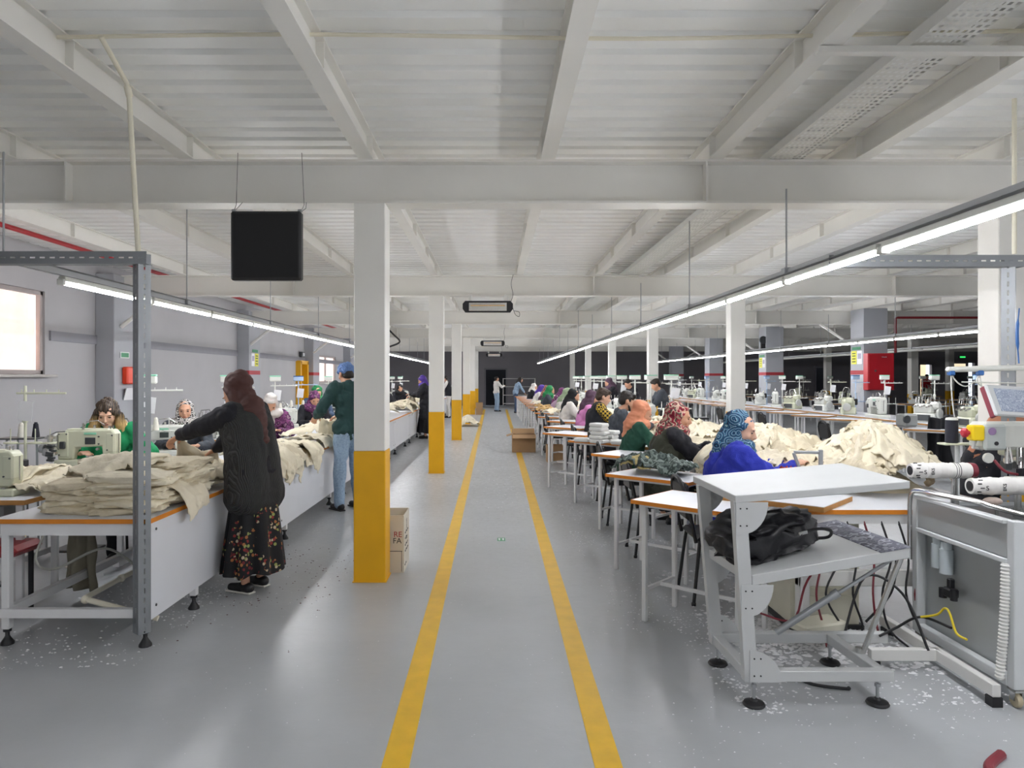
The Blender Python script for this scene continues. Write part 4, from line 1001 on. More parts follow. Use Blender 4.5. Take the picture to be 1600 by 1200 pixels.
def slab(cx, cy, z, w, l, h, rot, seed, m=None, name='folded_garment', wr=.012, tilt=0, e=.45, nu=56):
    """folded garment: soft rounded slab with rolled edges"""
    mb = MB(); nv = 22; vs = []; fs = []
    def sp(v, p): return math.copysign(abs(v)**p, v)
    for j in range(nv+1):
        ph = -PI/2+PI*j/nv
        for i in range(nu):
            th = 2*PI*i/nu
            x = w/2*sp(math.cos(ph), .7)*sp(math.cos(th), e); y = l/2*sp(math.cos(ph), .7)*sp(math.sin(th), e); zz = h/2*sp(math.sin(ph), .55)
            q = V(x*9+seed*4, y*9, zz*40+seed); r = 1-abs(noise.noise(q))*2; r2 = noise.noise(V(x*4+seed, y*4, seed*2))
            k = wr*(r*.9+.8*r2+.5*(1-abs(noise.noise(q*2.2))*2)); n = V(x/w, y/l, zz/h*.8); n.normalize()
            x += n.x*k*1.8; y += n.y*k*1.8; zz += n.z*k*.6+h*.18*noise.noise(V(x*6, y*6, seed*5))
            vs.append((x, y, zz+h/2))
    for j in range(nv):
        for i in range(nu): a = j*nu+i; b = j*nu+(i+1) % nu; fs.append((a, b, b+nu, a+nu))
    M = Matrix.Translation((cx, cy, z)) @ Matrix.Rotation(rot, 4, 'Z') @ Matrix.Rotation(tilt, 4, 'Y')
    mb.add(vs, fs, M); o = mb.build(name, m or CREAM, ang=1.3); return o
rnd = random.Random(11)
ECRU = [CREAM, CREAM2, mat('pale_cotton', 'e1d8c0', .9, var=.05, vs=7, bump=.8, bs=23)]
# stack of folded garments on the bench end (three leaning piles)
for pi_, (cx, cy, n, w, l) in enumerate([(-2.43, 4.62, 8, .36, .42), (-2.18, 4.72, 7, .36, .5), (-2.22, 4.34, 6, .4, .36), (-2.5, 4.33, 5, .34, .34)]):
    z = BH
    for k in range(n):
        h = rnd.uniform(.030, .042)
        o = slab(cx+rnd.uniform(-.03, .03), cy+rnd.uniform(-.03, .03), z, w*rnd.uniform(.92, 1.12), l*rnd.uniform(.92, 1.08), h*1.25, rnd.uniform(-.25, .25), rnd.random()*50, ECRU[rnd.randrange(3)], tilt=rnd.uniform(-.07, .07), wr=.02, nu=110)
        tag(o, 'folded cream garment in the high stack beside the slotted steel post', 'garment', 'folded garments in the high stack'); z += h
def bench_top(zz=BH):
    def f(x, y):
        if x > -1.945: return zz-(x+1.945)*7
        return zz
    return f
def mound(zz, hills, edge=None):
    def f(x, y):
        h = 0
        for (mx, my, rx, ry, hh) in hills: h = max(h, hh*math.exp(-(((x-mx)/rx)**2+((y-my)/ry)**2)*.9))
        z = zz+h
        return z
    return f
# loose garments on top of and hanging from the stack
o = garment(-2.02, 4.5, .42, .34, .3, mound(BH, [(-2.25, 4.5, .3, .4, .2)]), 3.1, amp=.03, nx=46, edges=[('x', -1.945, 1)]); tag(o, 'cream garment slipping from the high stack over the bench edge, its corner hanging', 'garment')
o = garment(-2.4, 4.5, .5, .5, .9, mound(BH, [(-2.35, 4.5, .45, .4, .25)]), 8.2, amp=.045, lift=.02); tag(o, 'crumpled cream garment lying on top of the high stack', 'garment')
piles = [('heap of garments behind the high stack', -2.3, 5.35, .3, .3, .14, 4, .45), ('loose pile under the raised garment', -2.15, 5.7, .3, .4, .07, 4, .5),
         ('spread pile beyond the brown headscarf', -2.25, 6.9, .35, .8, .10, 8, .55), ('low pile beside the green sweater', -2.15, 8.1, .3, .6, .08, 4, .55), ('pile at the machine bench behind the spool shelf', -3.2, 5.05, .4, .2, .09, 3, .45)]
for (lab, cx, cy, rx, ry, hh, n, sz) in piles:
    b = mound(BH if cx > -2.9 else TH-.02, [(cx, cy, rx, ry, hh)], -1.95 if cx > -2.9 else None)
    for k in range(n):
        x = cx+rnd.uniform(-.6, .6)*rx; y = cy+rnd.uniform(-.8, .8)*ry
        o = garment(x, y, sz*rnd.uniform(.7, 1.1), sz*rnd.uniform(.7, 1.1), rnd.random()*3, b, rnd.random()*60, amp=.045, lift=.006*k, m=ECRU[rnd.randrange(3)], edges=[('x', -1.945, 1)] if cx > -2.9 else ())
        tag(o, 'crumpled cream garment in the '+lab, 'garment', 'garments in the '+lab)
o = garment(-2.0, 7.45, .36, .55, .1, mound(BH, [(-2.1, 7.5, .2, .3, .05)]), 17.3, amp=.03, nx=44, edges=[('x', -1.945, 1)]); tag(o, 'cream garment draped over the bench edge just before the green sweater', 'garment')
for i in range(12):
    y = 9.4+1.15*i+rnd.uniform(-.2, .2); b = mound(BH, [(-2.25, y, .35, .5, .17)], -1.95)
    for k in range(3):
        o = garment(-2.3+rnd.uniform(-.15, .15), y+rnd.uniform(-.3, .3), .55, .55, rnd.random()*3, b, rnd.random()*60, amp=.05, lift=.008*k, nx=20, ny=20, m=ECRU[rnd.randrange(3)], edges=[('x', -1.945, 1)])
        tag(o, 'crumpled cream garment heaped on the distant length of the white bench', 'garment', 'garments on the distant bench')
# garments held up by the standing workers
def hanging(p0, p1, drop, seed, lab, m=CREAM, n=30, rows=26, sway=.03):
    p0 = Vector(p0); p1 = Vector(p1); mb = MB(); vs = []; fs = []
    side = (p1-p0).cross(V(0, 0, 1)).normalized()
    for j in range(rows+1):
        t = j/rows
        for i in range(n+1):
            u = i/n; wd = 1+.35*t; q = p0.lerp(p1, .5+(u-.5)*wd)-V(0, 0, drop*t+.05*(1-t)*math.sin(PI*u))
            q += side*(sway*math.sin(u*13+seed)*(.4+t)+.06*noise.noise(V(u*3, t*3, seed)))
            q.z += .02*noise.noise(V(u*4, t*4, seed+3)); vs.append(tuple(q))
    for j in range(rows):
        for i in range(n): a = j*(n+1)+i; fs.append((a, a+1, a+n+2, a+n+1))
    mb.add(vs, fs); o = mb.build('cream_garment', m, ang=1.4); s = o.modifiers.new('thickness', 'SOLIDIFY'); s.thickness = .004
    return tag(o, lab, 'garment')
hanging((-2.36, 5.25, 1.11), (-2.14, 5.42, .98), .30, 2, 'cream garment held up in both hands by the person in the brown headscarf', CREAM2)
hanging((-2.08, 8.42, 1.06), (-1.88, 8.62, 1.06), .32, 5, 'cream garment held up by the person in the green sweater', ECRU[2])
hanging((-2.15, 17.7, 1.15), (-2.05, 17.95, 1.12), .38, 7, 'cream garment held up by the person in the purple headscarf', ECRU[2], n=14, rows=10)
# the great heap on the fabric tables, by the grey machine
HEAP = [(2.66, 4.98, .34, .40, .33), (2.2, 5.7, .5, .42, .24), (2.0, 5.15, .35, .3, .12), (2.55, 6.6, .5, .6, .22), (2.3, 7.8, .5, .7, .16), (2.4, 9.4, .5, .8, .12)]
hb = mound(TH, HEAP)
def hbase(x, y):
    return hb(x, y)
TE = [('x', 1.755, -1), ('x', 3.055, 1), ('y', 4.075, -1)]
mb = MB(); n = 60; vs = []; fs = []
for i in range(n+1):
    for j in range(n*2+1):
        x = 1.9+1.1*i/n; y = 4.3+6.5*j/(2*n); e_ = min(1, 6*min(i/n, 1-i/n, j/(2*n), 1-j/(2*n)))
        vs.append((x, y, TH+max(-.009, e_*(hb(x, y)-TH)-.06)))
for i in range(n):
    for j in range(2*n): a = i*(2*n+1)+j; fs.append((a, a+2*n+1, a+2*n+2, a+1))
mb.add(vs, fs); o = mb.build('cloth_heap', CREAM, ang=1.2); tag(o, 'packed inner mass of cream cloth pieces filling the heap on the fabric tables', 'cloth', None, 'stuff')
hp_ = [(2.64, 4.95, 26, .46, 'heaped highest beside the big grey machine', .26, .34), (2.15, 5.7, 12, .55, 'in the lower heap across from the cobalt sweater', .36, .4), (2.1, 4.95, 6, .42, 'lying flat in front of the cobalt sweater', .22, .3), (2.4, 6.9, 10, .6, 'heaped across from the terracotta headscarf', .35, .7), (2.35, 8.9, 8, .6, 'piled across from the yellow plaid shirt', .35, .9)]
for (cx, cy, n, sz, lab, rx, ry) in hp_:
    for k in range(n):
        a = rnd.random()*2*PI; r_ = math.sqrt(rnd.random())
        o = garment(cx+rx*r_*math.cos(a), cy+ry*r_*math.sin(a), sz*rnd.uniform(.6, 1.05), sz*rnd.uniform(.6, 1.05), rnd.random()*3, hbase, rnd.random()*90, amp=.065, freq=5, lift=.004*k*12/n, m=ECRU[rnd.randrange(3)], nx=56, ny=56, edges=TE)
        tag(o, 'crumpled cream cloth piece '+lab, 'garment', 'cloth pieces '+lab)
for i in range(10):
    y = 10.6+1.5*i
    for k in range(2):
        o = garment(2.05+rnd.uniform(-.1, .2), y+rnd.uniform(-.3, .3), .5, .5, rnd.random()*3, mound(TH, [(2.1, y, .3, .4, .1)]), rnd.random()*60, amp=.05, lift=.01*k, nx=18, ny=18)
        tag(o, 'cream cloth piece on the fabric table in front of the distant seated workers', 'garment', 'cloth pieces before the distant workers')
# small piles on the walkway tables further down, a tan one and cream ones
for i, (x, y, m_, lab) in enumerate([(1.2, 14.2, ECRU[2], 'cream cloth pile on the eighth walkway table'), (1.15, 15.6, mat('tan_cloth', 'b99763', .9), 'tan cloth pile on the ninth walkway table'), (1.15, 17.0, mat('tan_cloth'), 'tan cloth pile on the tenth walkway table'), (1.2, 19.6, ECRU[0], 'cream cloth pile on a far walkway table')]):
    o = garment(x, y, .4, .36, .4, mound(TH, [(x, y, .2, .2, .08)]), i*3.3, amp=.05, nx=18, ny=18, m=m_); tag(o, lab, 'cloth')
o = garment(-.84, 22.5, .6, .8, .2, mound(.0, [(-.88, 22.6, .22, .25, .26), (-.78, 22.2, .2, .2, .14)]), 4.4, amp=.07, nx=34, ny=34, m=ECRU[2]); tag(o, 'cream cloth pile dumped on the floor before the fourth yellow-footed column', 'cloth')
# jacket on the second walkway table
JK = pattern('camouflage_jacket', ['3d4a46', '55615c', '2c3835', '6e7a74', '39443f'], 'noise', 13, bump=.4)
jb = mound(TH, [(1.27, 5.66, .25, .17, .11), (1.42, 5.45, .14, .12, .06)])
j = garment(1.30, 5.62, .56, .36, RZ, jb, 12.5, amp=.045, freq=9, thick=.01, nx=50, ny=40, m=JK, name='jacket'); tag(j, 'grey-green patterned jacket with tan lining thrown over the second walkway table', 'jacket')
g = garment(1.17, 5.63, .26, .2, RZ, mound(TH, [(1.2, 5.66, .2, .14, .10)]), 2.2, amp=.03, freq=8, thick=.01, nx=24, ny=20, m=mat('tan_lining', 'a99a68', .85, var=.1), name='lining'); g.parent = j
# black bag on the stand
# ================================================================== THE GREY SLOPED STAND
STAND = mat('stand_grey', 'babcbc', .45, var=.03); FROST = pattern('dusty_dark_strip', ['54545e', '6a6b75', '5a5a66', '8f929a', '50505a'], 'noise', 18, bump=.5)
t = empty('sloped_work_stand', (0, 0, 0), 0, 'light grey steel stand with two sloped shelves and black levelling feet by the walkway', 'stand')
def corner_panel(p, th, name, m, parent, lip=0):
    """slab through four corners (near-, far-, far+, near+) with thickness th"""
    mb = MB(); P4 = [V(*q) for q in p]; mb.add([q for q in P4]+[q-V(0, 0, th) for q in P4], [(0, 1, 2, 3), (7, 6, 5, 4), (0, 3, 7, 4), (1, 5, 6, 2), (0, 4, 5, 1), (3, 2, 6, 7)])
    o = mb.build(name, m, parent, smooth=False); b = o.modifiers.new('b', 'BEVEL'); b.width = .003; return o
corner_panel([(1.12, 3.28, .985), (1.07, 3.80, 1.005), (1.87, 3.80, 1.075), (1.93, 3.27, 1.055)], .035, 'top_shelf', STAND, t)
sh = corner_panel([(1.20, 3.28, .615), (1.13, 3.84, .625), (1.87, 3.86, .75), (1.94, 3.29, .742)], .05, 'lower_shelf', STAND, t)
corner_panel([(1.80, 3.285, .722), (1.735, 3.865, .731), (1.875, 3.868, .756), (1.945, 3.283, .748)], .006, 'dusty_strip', FROST, sh)
for (yy, xb, xt) in ((3.31, 1.20, 1.145), (3.77, 1.185, 1.115)):
    mb = MB(); mb.add([(xb-.03, yy-.025, .115), (xb+.03, yy-.025, .115), (xb+.03, yy+.025, .115), (xb-.03, yy+.025, .115), (xt-.03, yy-.025, .96), (xt+.03, yy-.025, .96), (xt+.03, yy+.025, .96), (xt-.03, yy+.025, .96)],
                      [(0, 3, 2, 1), (4, 5, 6, 7), (0, 1, 5, 4), (1, 2, 6, 5), (2, 3, 7, 6), (3, 0, 4, 7)]); mb.build('upright', STAND, t, smooth=False)
    for (cx, cz, up) in ((xt-.02, .955, -1), (xb-.05, .57, -1), (xb-.01, .115, 1)):
        R_ = .15; poly = [(cx, cz), (cx+R_, cz)]+[(cx+R_*math.cos(a), cz+up*R_*math.sin(a)) for a in [PI/2*k/8 for k in range(1, 9)]]
        if up < 0: poly = [(cx, cz), (cx+R_, cz)]+[(cx+.03+(R_-.03)*math.cos(a), cz-R_*math.sin(a)) for a in [PI/2*k/8 for k in range(1, 9)]]+[(cx, cz-R_)]
        yg = yy-.029 if yy < 3.5 else yy+.026
        g = MB().prism(poly, yg, yg+.003, 'XZ').build('gusset_plate', STAND, t, smooth=False)
        for (dx, dz) in ((.02, .03), (.05, .03), (.02, .11), (.05, .11)):
            mb = MB(); mb.cyl((cx+dx, yg-.002, cz+up*dz), (cx+dx, yg+.001, cz+up*dz), .004, seg=8); mb.build('bolt', BLACK, g)
rails = [((1.19, 3.31), (1.84, 3.31)), ((1.19, 3.79), (2.08, 3.79)), ((1.2, 3.31), (1.185, 3.79)), ((1.82, 3.31), (1.80, 3.79))]
for a, b in rails:
    A, B_ = V(*a, .14), V(*b, .14); c = (A+B_)/2; L = (B_-A).length
    MB().box(0, 0, 0, L+(.05 if abs(A.x-B_.x) > .1 else -.05), .05, .05, bev=.003, M=Matrix.Translation(c) @ Matrix.Rotation(math.atan2(B_.y-A.y, B_.x-A.x), 4, 'Z')).build('base_rail', STAND, t)
for (x, y) in ((1.215, 3.30), (1.80, 3.31), (1.195, 3.77), (1.80, 3.78)):
    l = MB(); l.cyl((x, y, .02), (x, y, .13), .008, seg=10); l.cyl((x, y, .085), (x, y, .10), .014, seg=6); l = l.build('levelling_screw', GALV, t)
    mb = MB(); mb.lathe([(.048, 0), (.052, .006), (.046, .016), (.018, .024), (.012, .034)], (x, y, 0), 24); mb.build('foot_pad', BLACK, l)
mb = MB(); mb.cyl((1.40, 3.50, .27), (1.64, 3.42, .475), .017, seg=14); mb.cyl((1.64, 3.42, .475), (1.665, 3.41, .497), .021, seg=14); mb.cyl((1.66, 3.41, .49), (1.90, 3.33, .69), .009, seg=12); mb.build('gas_strut', GALV, t)
mb = MB(); mb.cyl((1.83, 3.50, .17), (1.93, 3.34, .69), .013, seg=12); mb.cyl((1.82, 3.51, .15), (1.82, 3.51, .19), .02, seg=12); mb.build('prop_rod', CHROME, t)
# black bag on the lower shelf
bag = slab(1.36, 3.56, .655, .44, .28, .19, .25, 31, m=mat('black_leather', '1c1c20', .42, var=.1, bump=.3, bs=30), name='black_bag', wr=.028, e=.75, tilt=-.16)
tag(bag, 'black soft bag with a strap lying on the lower shelf of the grey stand', 'bag')
mb = MB(); mb.tube(spline([(1.47, 3.46, .76), (1.56, 3.42, .80), (1.64, 3.44, .79), (1.66, 3.50, .745), (1.60, 3.54, .73), (1.50, 3.52, .75)]), .008, 6); mb.tube(spline([(1.2, 3.45, .76), (1.3, 3.4, .82), (1.42, 3.42, .80), (1.5, 3.45, .74)]), .007, 6); mb.build('strap', BLACK, bag)
mb = MB(); mb.box(1.50, 3.425, .78, .05, .01, .02, rot=(0, -.2, .2), bev=.003); mb.build('buckle', CHROME, bag)

# ================================================================== THE BIG GREY MACHINE
CAB = mat('cabinet_grey', 'aeb2b3', .38, metal=.25, var=.03); CABL = mat('cabinet_light', 'c9cccd', .4, var=.03)
t = empty('machine_cabinet', (2.4, 3.25, 0), 0, 'grey sheet-metal machine cabinet on castors with a bent handrail beside the grey stand', 'machine')
W_, D_, HH = 1.0, .80, .87
for (x, y) in ((.025, .025), (.025, D_-.025), (W_-.025, .025), (W_-.025, D_-.025)): MB().box(x, y, (HH+.09)/2, .05, .05, HH-.09, bev=.004).build('post', CABL, t)
MB().box(.012, D_/2, .775, .02, D_-.1, .17, bev=.003).build('upper_panel', CAB, t); MB().box(W_/2, .012, .775, W_-.1, .02, .17, bev=.003).build('upper_panel', CAB, t)
MB().box(.004, D_/2, .86, .05, D_-.1, .02, bev=.004).build('top_rail', CABL, t); MB().box(.008, D_/2, .675, .035, D_-.1, .025, bev=.004).build('middle_rail', CABL, t)
MB().box(.06, D_/2, .39, .006, D_-.1, .55).build('side_panel', CAB, t, smooth=False); MB().box(W_/2, D_-.03, .45, W_-.1, .006, .75).build('rear_panel', CAB, t, smooth=False)
MB().box(W_/2, D_/2, .80, W_-.06, D_-.06, .01).build('tray', STEELD, t, smooth=False)
MB().box(.02, D_/2, .115, .045, D_-.1, .05, bev=.003).build('bottom_rail', CABL, t); MB().box(W_/2, .02, .115, W_-.1, .04, .05, bev=.003).build('bottom_rail', CABL, t)
MB().box(.3, .03, .45, .5, .01, .28, bev=.003).build('inner_box', mat('inner_grey', '8b8f92', .5), t)
for (x, y) in ((.03, .03), (.03, D_-.05), (W_-.05, .03)):
    l = MB().box(x, y, .082, .05, .06, .012, bev=.002); l.box(x-.018, y, .06, .004, .03, .05); l.box(x+.018, y, .06, .004, .03, .05); l = l.build('castor', CHROME, t)
    mb = MB(); mb.lathe([(.01, -.012), (.03, -.012), (.034, -.006), (.034, .006), (.03, .012), (.01, .012)], (x, y, .034), 20, 'X'); mb.build('wheel', mat('castor_wheel', 'b7ab90', .6), l)
mb = MB(); mb.tube(spline([(-.03, .77, .50), (-.03, .77, .66), (-.03, .77, .82), (-.03, .745, .885), (-.025, .68, .905), (-.01, .5, .908), (.03, .28, .91), (.05, .22, .90), (.12, .05, .88)], 8), .0125, 10); mb.build('handrail', CHROME, t)
mb = MB(); mb.tube([(-.02, .02+.0, .19), (-.06, -.0, .19)], .01); 
mb = MB()
q = []; rr = []
for i in range(130):
    u = i/129; q.append((-.005-.03*u, .05-.01*math.sin(u*3), .665-.54*u)); rr.append(.017 if i % 4 < 2 else .021)
mb.tube(q, rr, 12); mb.build('corrugated_hose', mat('white_hose', 'd8d8d4', .5), t)
for (y, z) in ((.60, .60), (.53, .585)):
    g = MB(); g.cyl((.025, y, z-.10), (.025, y, z+.03), .034, seg=18); g.cyl((.025, y, z+.03), (.025, y, z+.07), .028, seg=18); g.build('filter_cup', mat('dusty_clear_cup', 'b9c2c6', .15, spec=.7), t)
mb = MB(); mb.box(.01, .47, .40, .05, .07, .05, bev=.008); mb.box(.01, .47, .45, .03, .03, .05, bev=.005); mb.cyl((.0, .43, .37), (.0, .43, .43), .018); mb.cyl((.0, .52, .36), (.0, .52, .41), .02); mb.build('air_valve', BLACK, t)
mb = MB(); mb.tube(spline([(-.06, .62, .22), (-.02, .54, .26), (-.01, .49, .31), (-.015, .44, .30), (-.02, .38, .22), (-.02, .30, .215)]), .006, 8); mb.build('yellow_hose', mat('yellow_hose', 'd9c32c', .4), t)
for a in ([(-.35, .50, .16), (-.25, .53, .19), (-.06, .62, .22), (0, .45, .22)], [(-.45, .7, .05), (-.3, .75, .4), (-.16, .62, .35), (-.12, .45, .1)], [(-.1, .78, .5), (-.12, .8, .3), (-.25, .83, .12)]):
    mb = MB(); mb.tube(spline(a, 8), .007, 8); mb.build('black_hose', BLACK, t)
# low floor frame in front of the cabinet
t = empty('floor_frame', (2.0, 3.3, 0), 0, 'low white steel floor frame between the grey stand and the machine cabinet', 'frame')
for (ax, ay, bx, by) in ((.34, -.02, .34, .95), (-.02, .42, .34, .42), (.0, .42, .34, .95)):
    A, B_ = V(ax, ay, .075), V(bx, by, .075); c = (A+B_)/2
    if (ax, ay) == (.0, .42): continue
    MB().box(0, 0, 0, (B_-A).length, .04, .06, bev=.003, M=Matrix.Translation(c) @ Matrix.Rotation(math.atan2(B_.y-A.y, B_.x-A.x), 4, 'Z')).build('rail', WHITE_STEEL, t)
for (x, y) in ((.34, 0), (.34, .9), (0, .42)): MB().box(x, y, .022, .05, .05, .044).build('foot', BLACK, t)
# machine head, screen, boom
t = empty('sewing_machine', (3.2, 4.16, .0), 0, 'white sewing head with chrome mechanism and a grey hand wheel above the machine cabinet', 'machine')
MB().box(-.08, 0, 1.195, .56, .15, .16, bev=.02).build('head_body', MACH_WHITE, t)
MB().box(-.30, -.075, 1.19, .13, .03, .15, bev=.012).build('side_cover', mat('cover_grey', 'b6bcb9', .4), t)
mb = MB(); mb.cyl((-.325, -.088, 1.225), (-.325, -.095, 1.225), .022, seg=20); mb.build('round_badge', mat('badge_violet', '9a7fa8', .5), t)
mb = MB(); mb.cyl((-.30, -.085, 1.155), (-.30, -.094, 1.155), .012, seg=14); mb.build('socket', BLACK, t)
MB().box(.25, .02, .99, .16, .16, .40, bev=.02).build('pillar', CABL, t)
MB().box(-.02, -.0, 1.10, .36, .1, .05, bev=.01).build('lower_arm', GREENISH, t)
mb = MB(); r3 = random.Random(5)
for k in range(16): x = -.24+.028*k; mb.cyl((x, -.07-.03*r3.random(), 1.0+.05*r3.random()), (x+.02*r3.random(), -.07, 1.13), .006+.006*r3.random(), seg=8)
for k in range(7): mb.box(-.22+.06*k, -.07, 1.04+.04*r3.random(), .03, .04, .03, bev=.004)
mb.build('needle_mechanism', CHROME, t)
mb = MB()
for k in range(6): mb.box(-.2+.065*k, -.03, 1.0+.03*r3.random(), .04, .06, .05, bev=.006)
mb.build('mechanism_block', STEELD, t)
mb = MB(); mb.lathe([(.006, -.008), (.028, -.01), (.03, 0), (.028, .01), (.006, .008)], (-.34, -.08, 1.07), 20, 'Y'); mb.build('guide_disc', MACH_WHITE, t)
mb = MB(); mb.box(-.22, -.22, .975, .24, .05, .012, bev=.006); mb.box(-.14, -.2, .93, .03, .03, .1); mb.build('clamp_plate', MACH_WHITE, t)
for a in ([(-.32, -.1, 1.06), (-.28, -.13, 1.0), (-.2, -.12, .98)], [(-.05, -.1, 1.12), (.0, -.16, 1.02), (-.06, -.2, .97)], [(.05, -.08, 1.1), (.1, -.15, 1.0), (.02, -.2, .93)]):
    mb = MB(); mb.tube(spline(a), .008, 8); mb.build('red_hose', mat('wine_hose', '7c2531', .4), t)
mb = MB(); mb.tube([(.25, .02, 1.18), (.25, .02, 1.6)], .014); mb.build('mast', CABL, t)
t = empty('emergency_stop', (2.80, 4.1, 1.215), 0, 'yellow emergency stop box with a red mushroom button beside the white sewing head', 'switch')
MB().box(.0, 0, 0, .075, .06, .09, bev=.008).build('housing', mat('signal_yellow', 'f2d016', .4), t)
mb = MB(); mb.lathe([(.012, 0), (.012, -.012), (.026, -.018), (.028, -.032), (.016, -.042)], (-.037, 0, 0), 20, 'X'); mb.build('button', mat('signal_red', 'b62235', .35), t)
mb = MB(); mb.tube([(.02, .03, -.045), (.02, .05, -.09), (.08, .06, -.1)], .01); mb.build('bracket', CABL, t)
t = empty('spool_plate', (2.78, 4.26, 1.135), 0, 'pale spool plate on a thin post beside the yellow emergency stop', 'spool holder')
mb = MB(); mb.box(.02, 0, 0, .20, .09, .012, bev=.005); mb.build('plate', GREENISH, t); mb = MB(); mb.cyl((0.02, 0, -1.13), (0.02, 0, 0), .012); mb.build('post', CABL, t)
sp_ = MB(); sp_.lathe([(.030, 0), (.036, .004), (.036, .012), (.034, .13), (.034, .138)], (0, 0, 0), 24); sp_ = sp_.build('thread_cone', CONE_D, loc=(2.765, 4.26, 1.142)); tag(sp_, 'fat navy thread spool with a white cap beside the yellow emergency stop', 'thread cone')
MB().lathe([(.034, .138), (.03, .150), (.012, .154)], (0, 0, 0), 24).build('cap', MACH_WHITE, sp_)
t = empty('control_screen', (2.95, 4.0, 1.40), 0, 'tilted dusty touch screen with a wine-red side on an arm above the cabinet', 'screen')
Mx = Euler((-.45, .06, .18)).to_matrix().to_4x4()
MB().box(.02, 0, 0, .36, .022, .19, bev=.006, M=Mx).build('bezel', mat('bezel_grey', 'c6c8c8', .4), t)
MB().box(.03, -.0125, 0, .30, .003, .14, M=Mx).build('display', pattern('dusty_display', ['98a1b4', 'a9b1c0', '8b95aa', 'b8bfca'], 'noise', 40), t, smooth=False)
MB().box(-.145, .02, 0, .02, .05, .19, bev=.005, M=Mx).build('side_shell', mat('wine_shell', '7e2c3a', .4), t)
mb = MB(); mb.tube([(.1, .03, 0), (.3, .16, .02), (.5, .18, .0)], .012); mb.build('arm', CABL, t)
t = empty('thread_boom', (2.66, 4.15, 1.575), 0, 'white thread boom with blue clips and looping white cables above the screen', 'boom')
mb = MB(); mb.tube([(0, 0, 0), (.01, 0, .008), (.8, .02, .03)], [.008, .017, .019], 12); mb.build('bar', MACH_WHITE, t)
for x in (.03, .20): MB().box(x, 0, -.012, .035, .035, .03, bev=.006).build('clip', BLUE, t)
for a in ([(.03, 0, -.02), (.035, 0, -.15), (.05, 0, -.27)], [(.03, 0, -.02), (.07, 0, -.07), (.12, 0, -.09), (.17, 0, -.06)], [(.2, 0, -.02), (.18, 0, -.06), (.22, 0, -.10)], [(.2, 0, -.02), (.21, 0, -.09), (.23, 0, -.15)], [(.08, -.02, -.065), (.3, -.02, -.07), (.6, -.02, -.075)]):
    mb = MB(); mb.tube(spline(a), .004, 6); mb.build('cable', MACH_WHITE, t)
# printed rolls on posts
def roll(x0, x1, y, z, r, lab, px, pz):
    t = empty('printed_roll', (x0, y, z), 0, lab, 'roll'); L = x1-x0
    mb = MB(); n = 40; vs = []; prof = [(r*.62, .0)]+[(r*(1+.04*math.sin(i*.9)+.03*math.sin(i*2.3))*(.88+.12*min(1, i/6)), L*i/n) for i in range(n+1)]+[(r*.6, L)]
    mb.lathe(prof, (0, 0, 0), 28, 'X'); mb.build('wrap', mat('wrapped_white_film', 'e6e4e0', .5, var=.04, vs=20, bump=.3, bs=25), t)
    mb = MB(); mb.cyl((-.002, 0, 0), (.004, 0, 0), r*.6, seg=20); mb.build('core', BLACK, t)  # black disc imitates the shade inside the hollow roll end
    for k in (0, 1, 2): mb = MB(); mb.lathe([(r*1.0, -.0015), (r*1.045, -.0015), (r*1.045, .0015), (r*1.0, .0015)], (L*.72+.012*k, 0, 0), 28, 'X'); mb.build('print_band', STEELD, t)
    for k in range(10):
        a = -2.6+.5*k; mb = MB(); mb.box(.025+.012*(k % 2), -r*.97*math.cos(a), r*.97*math.sin(a), .02, .004, .005, rot=(a, 0, .0)); mb.build('print_mark', BLACK, t, smooth=False)
    text('lettering', 'S', r*.75, Matrix.Translation((.06, -r*1.06, -.005)) @ FRONT, BLACK, t, .001); text('lettering', 'EKS', r*.55, Matrix.Translation((L*.31, -r*1.06, 0)) @ Matrix.Rotation(PI/2, 4, 'Y').inverted() @ FRONT if False else Matrix.Translation((L*.31, -r*1.07, 0)) @ FRONT @ Matrix.Rotation(PI/2, 4, 'Z'), BLACK, t, .001)
    mb = MB(); mb.cyl((px-x0, 0, -r*.95), (px-x0, 0, pz-z), .016, seg=12); mb.cyl((px-x0, 0, pz-z), (px-x0, 0, pz-z+.05), .022, seg=12); mb.build('post', CHROME, t)
    mb = MB(); mb.lathe([(r*.7, 0), (r*1.02, .003), (r*.95, .03), (r*.6, .032)], (L, 0, 0), 24, 'X'); mb.build('end_ring', mat('wine_shell'), t)
roll(2.33, 2.66, 3.95, 1.015, .043, 'printed white-wrapped roll pointing at the cream heap, farther of two on the machine cabinet', 2.58, .81)
roll(2.47, 2.95, 3.66, .972, .045, 'printed white-wrapped roll with an open dark end, standing in front of the other roll', 2.72, .81)
mb = MB(); mb.ell((0, 0, 0), (.05, .03, .022), 12); o = mb.build('wrapped_tool', mat('tape_wrap', 'b5a49a', .6, var=.2, vs=30), loc=(2.56, 3.62, .90)); tag(o, 'taped small tool under the front printed roll', 'tool'); mb = MB(); mb.cyl((0.02, 0, -.09), (.02, 0, 0), .008); mb.build('pin', CHROME, o)
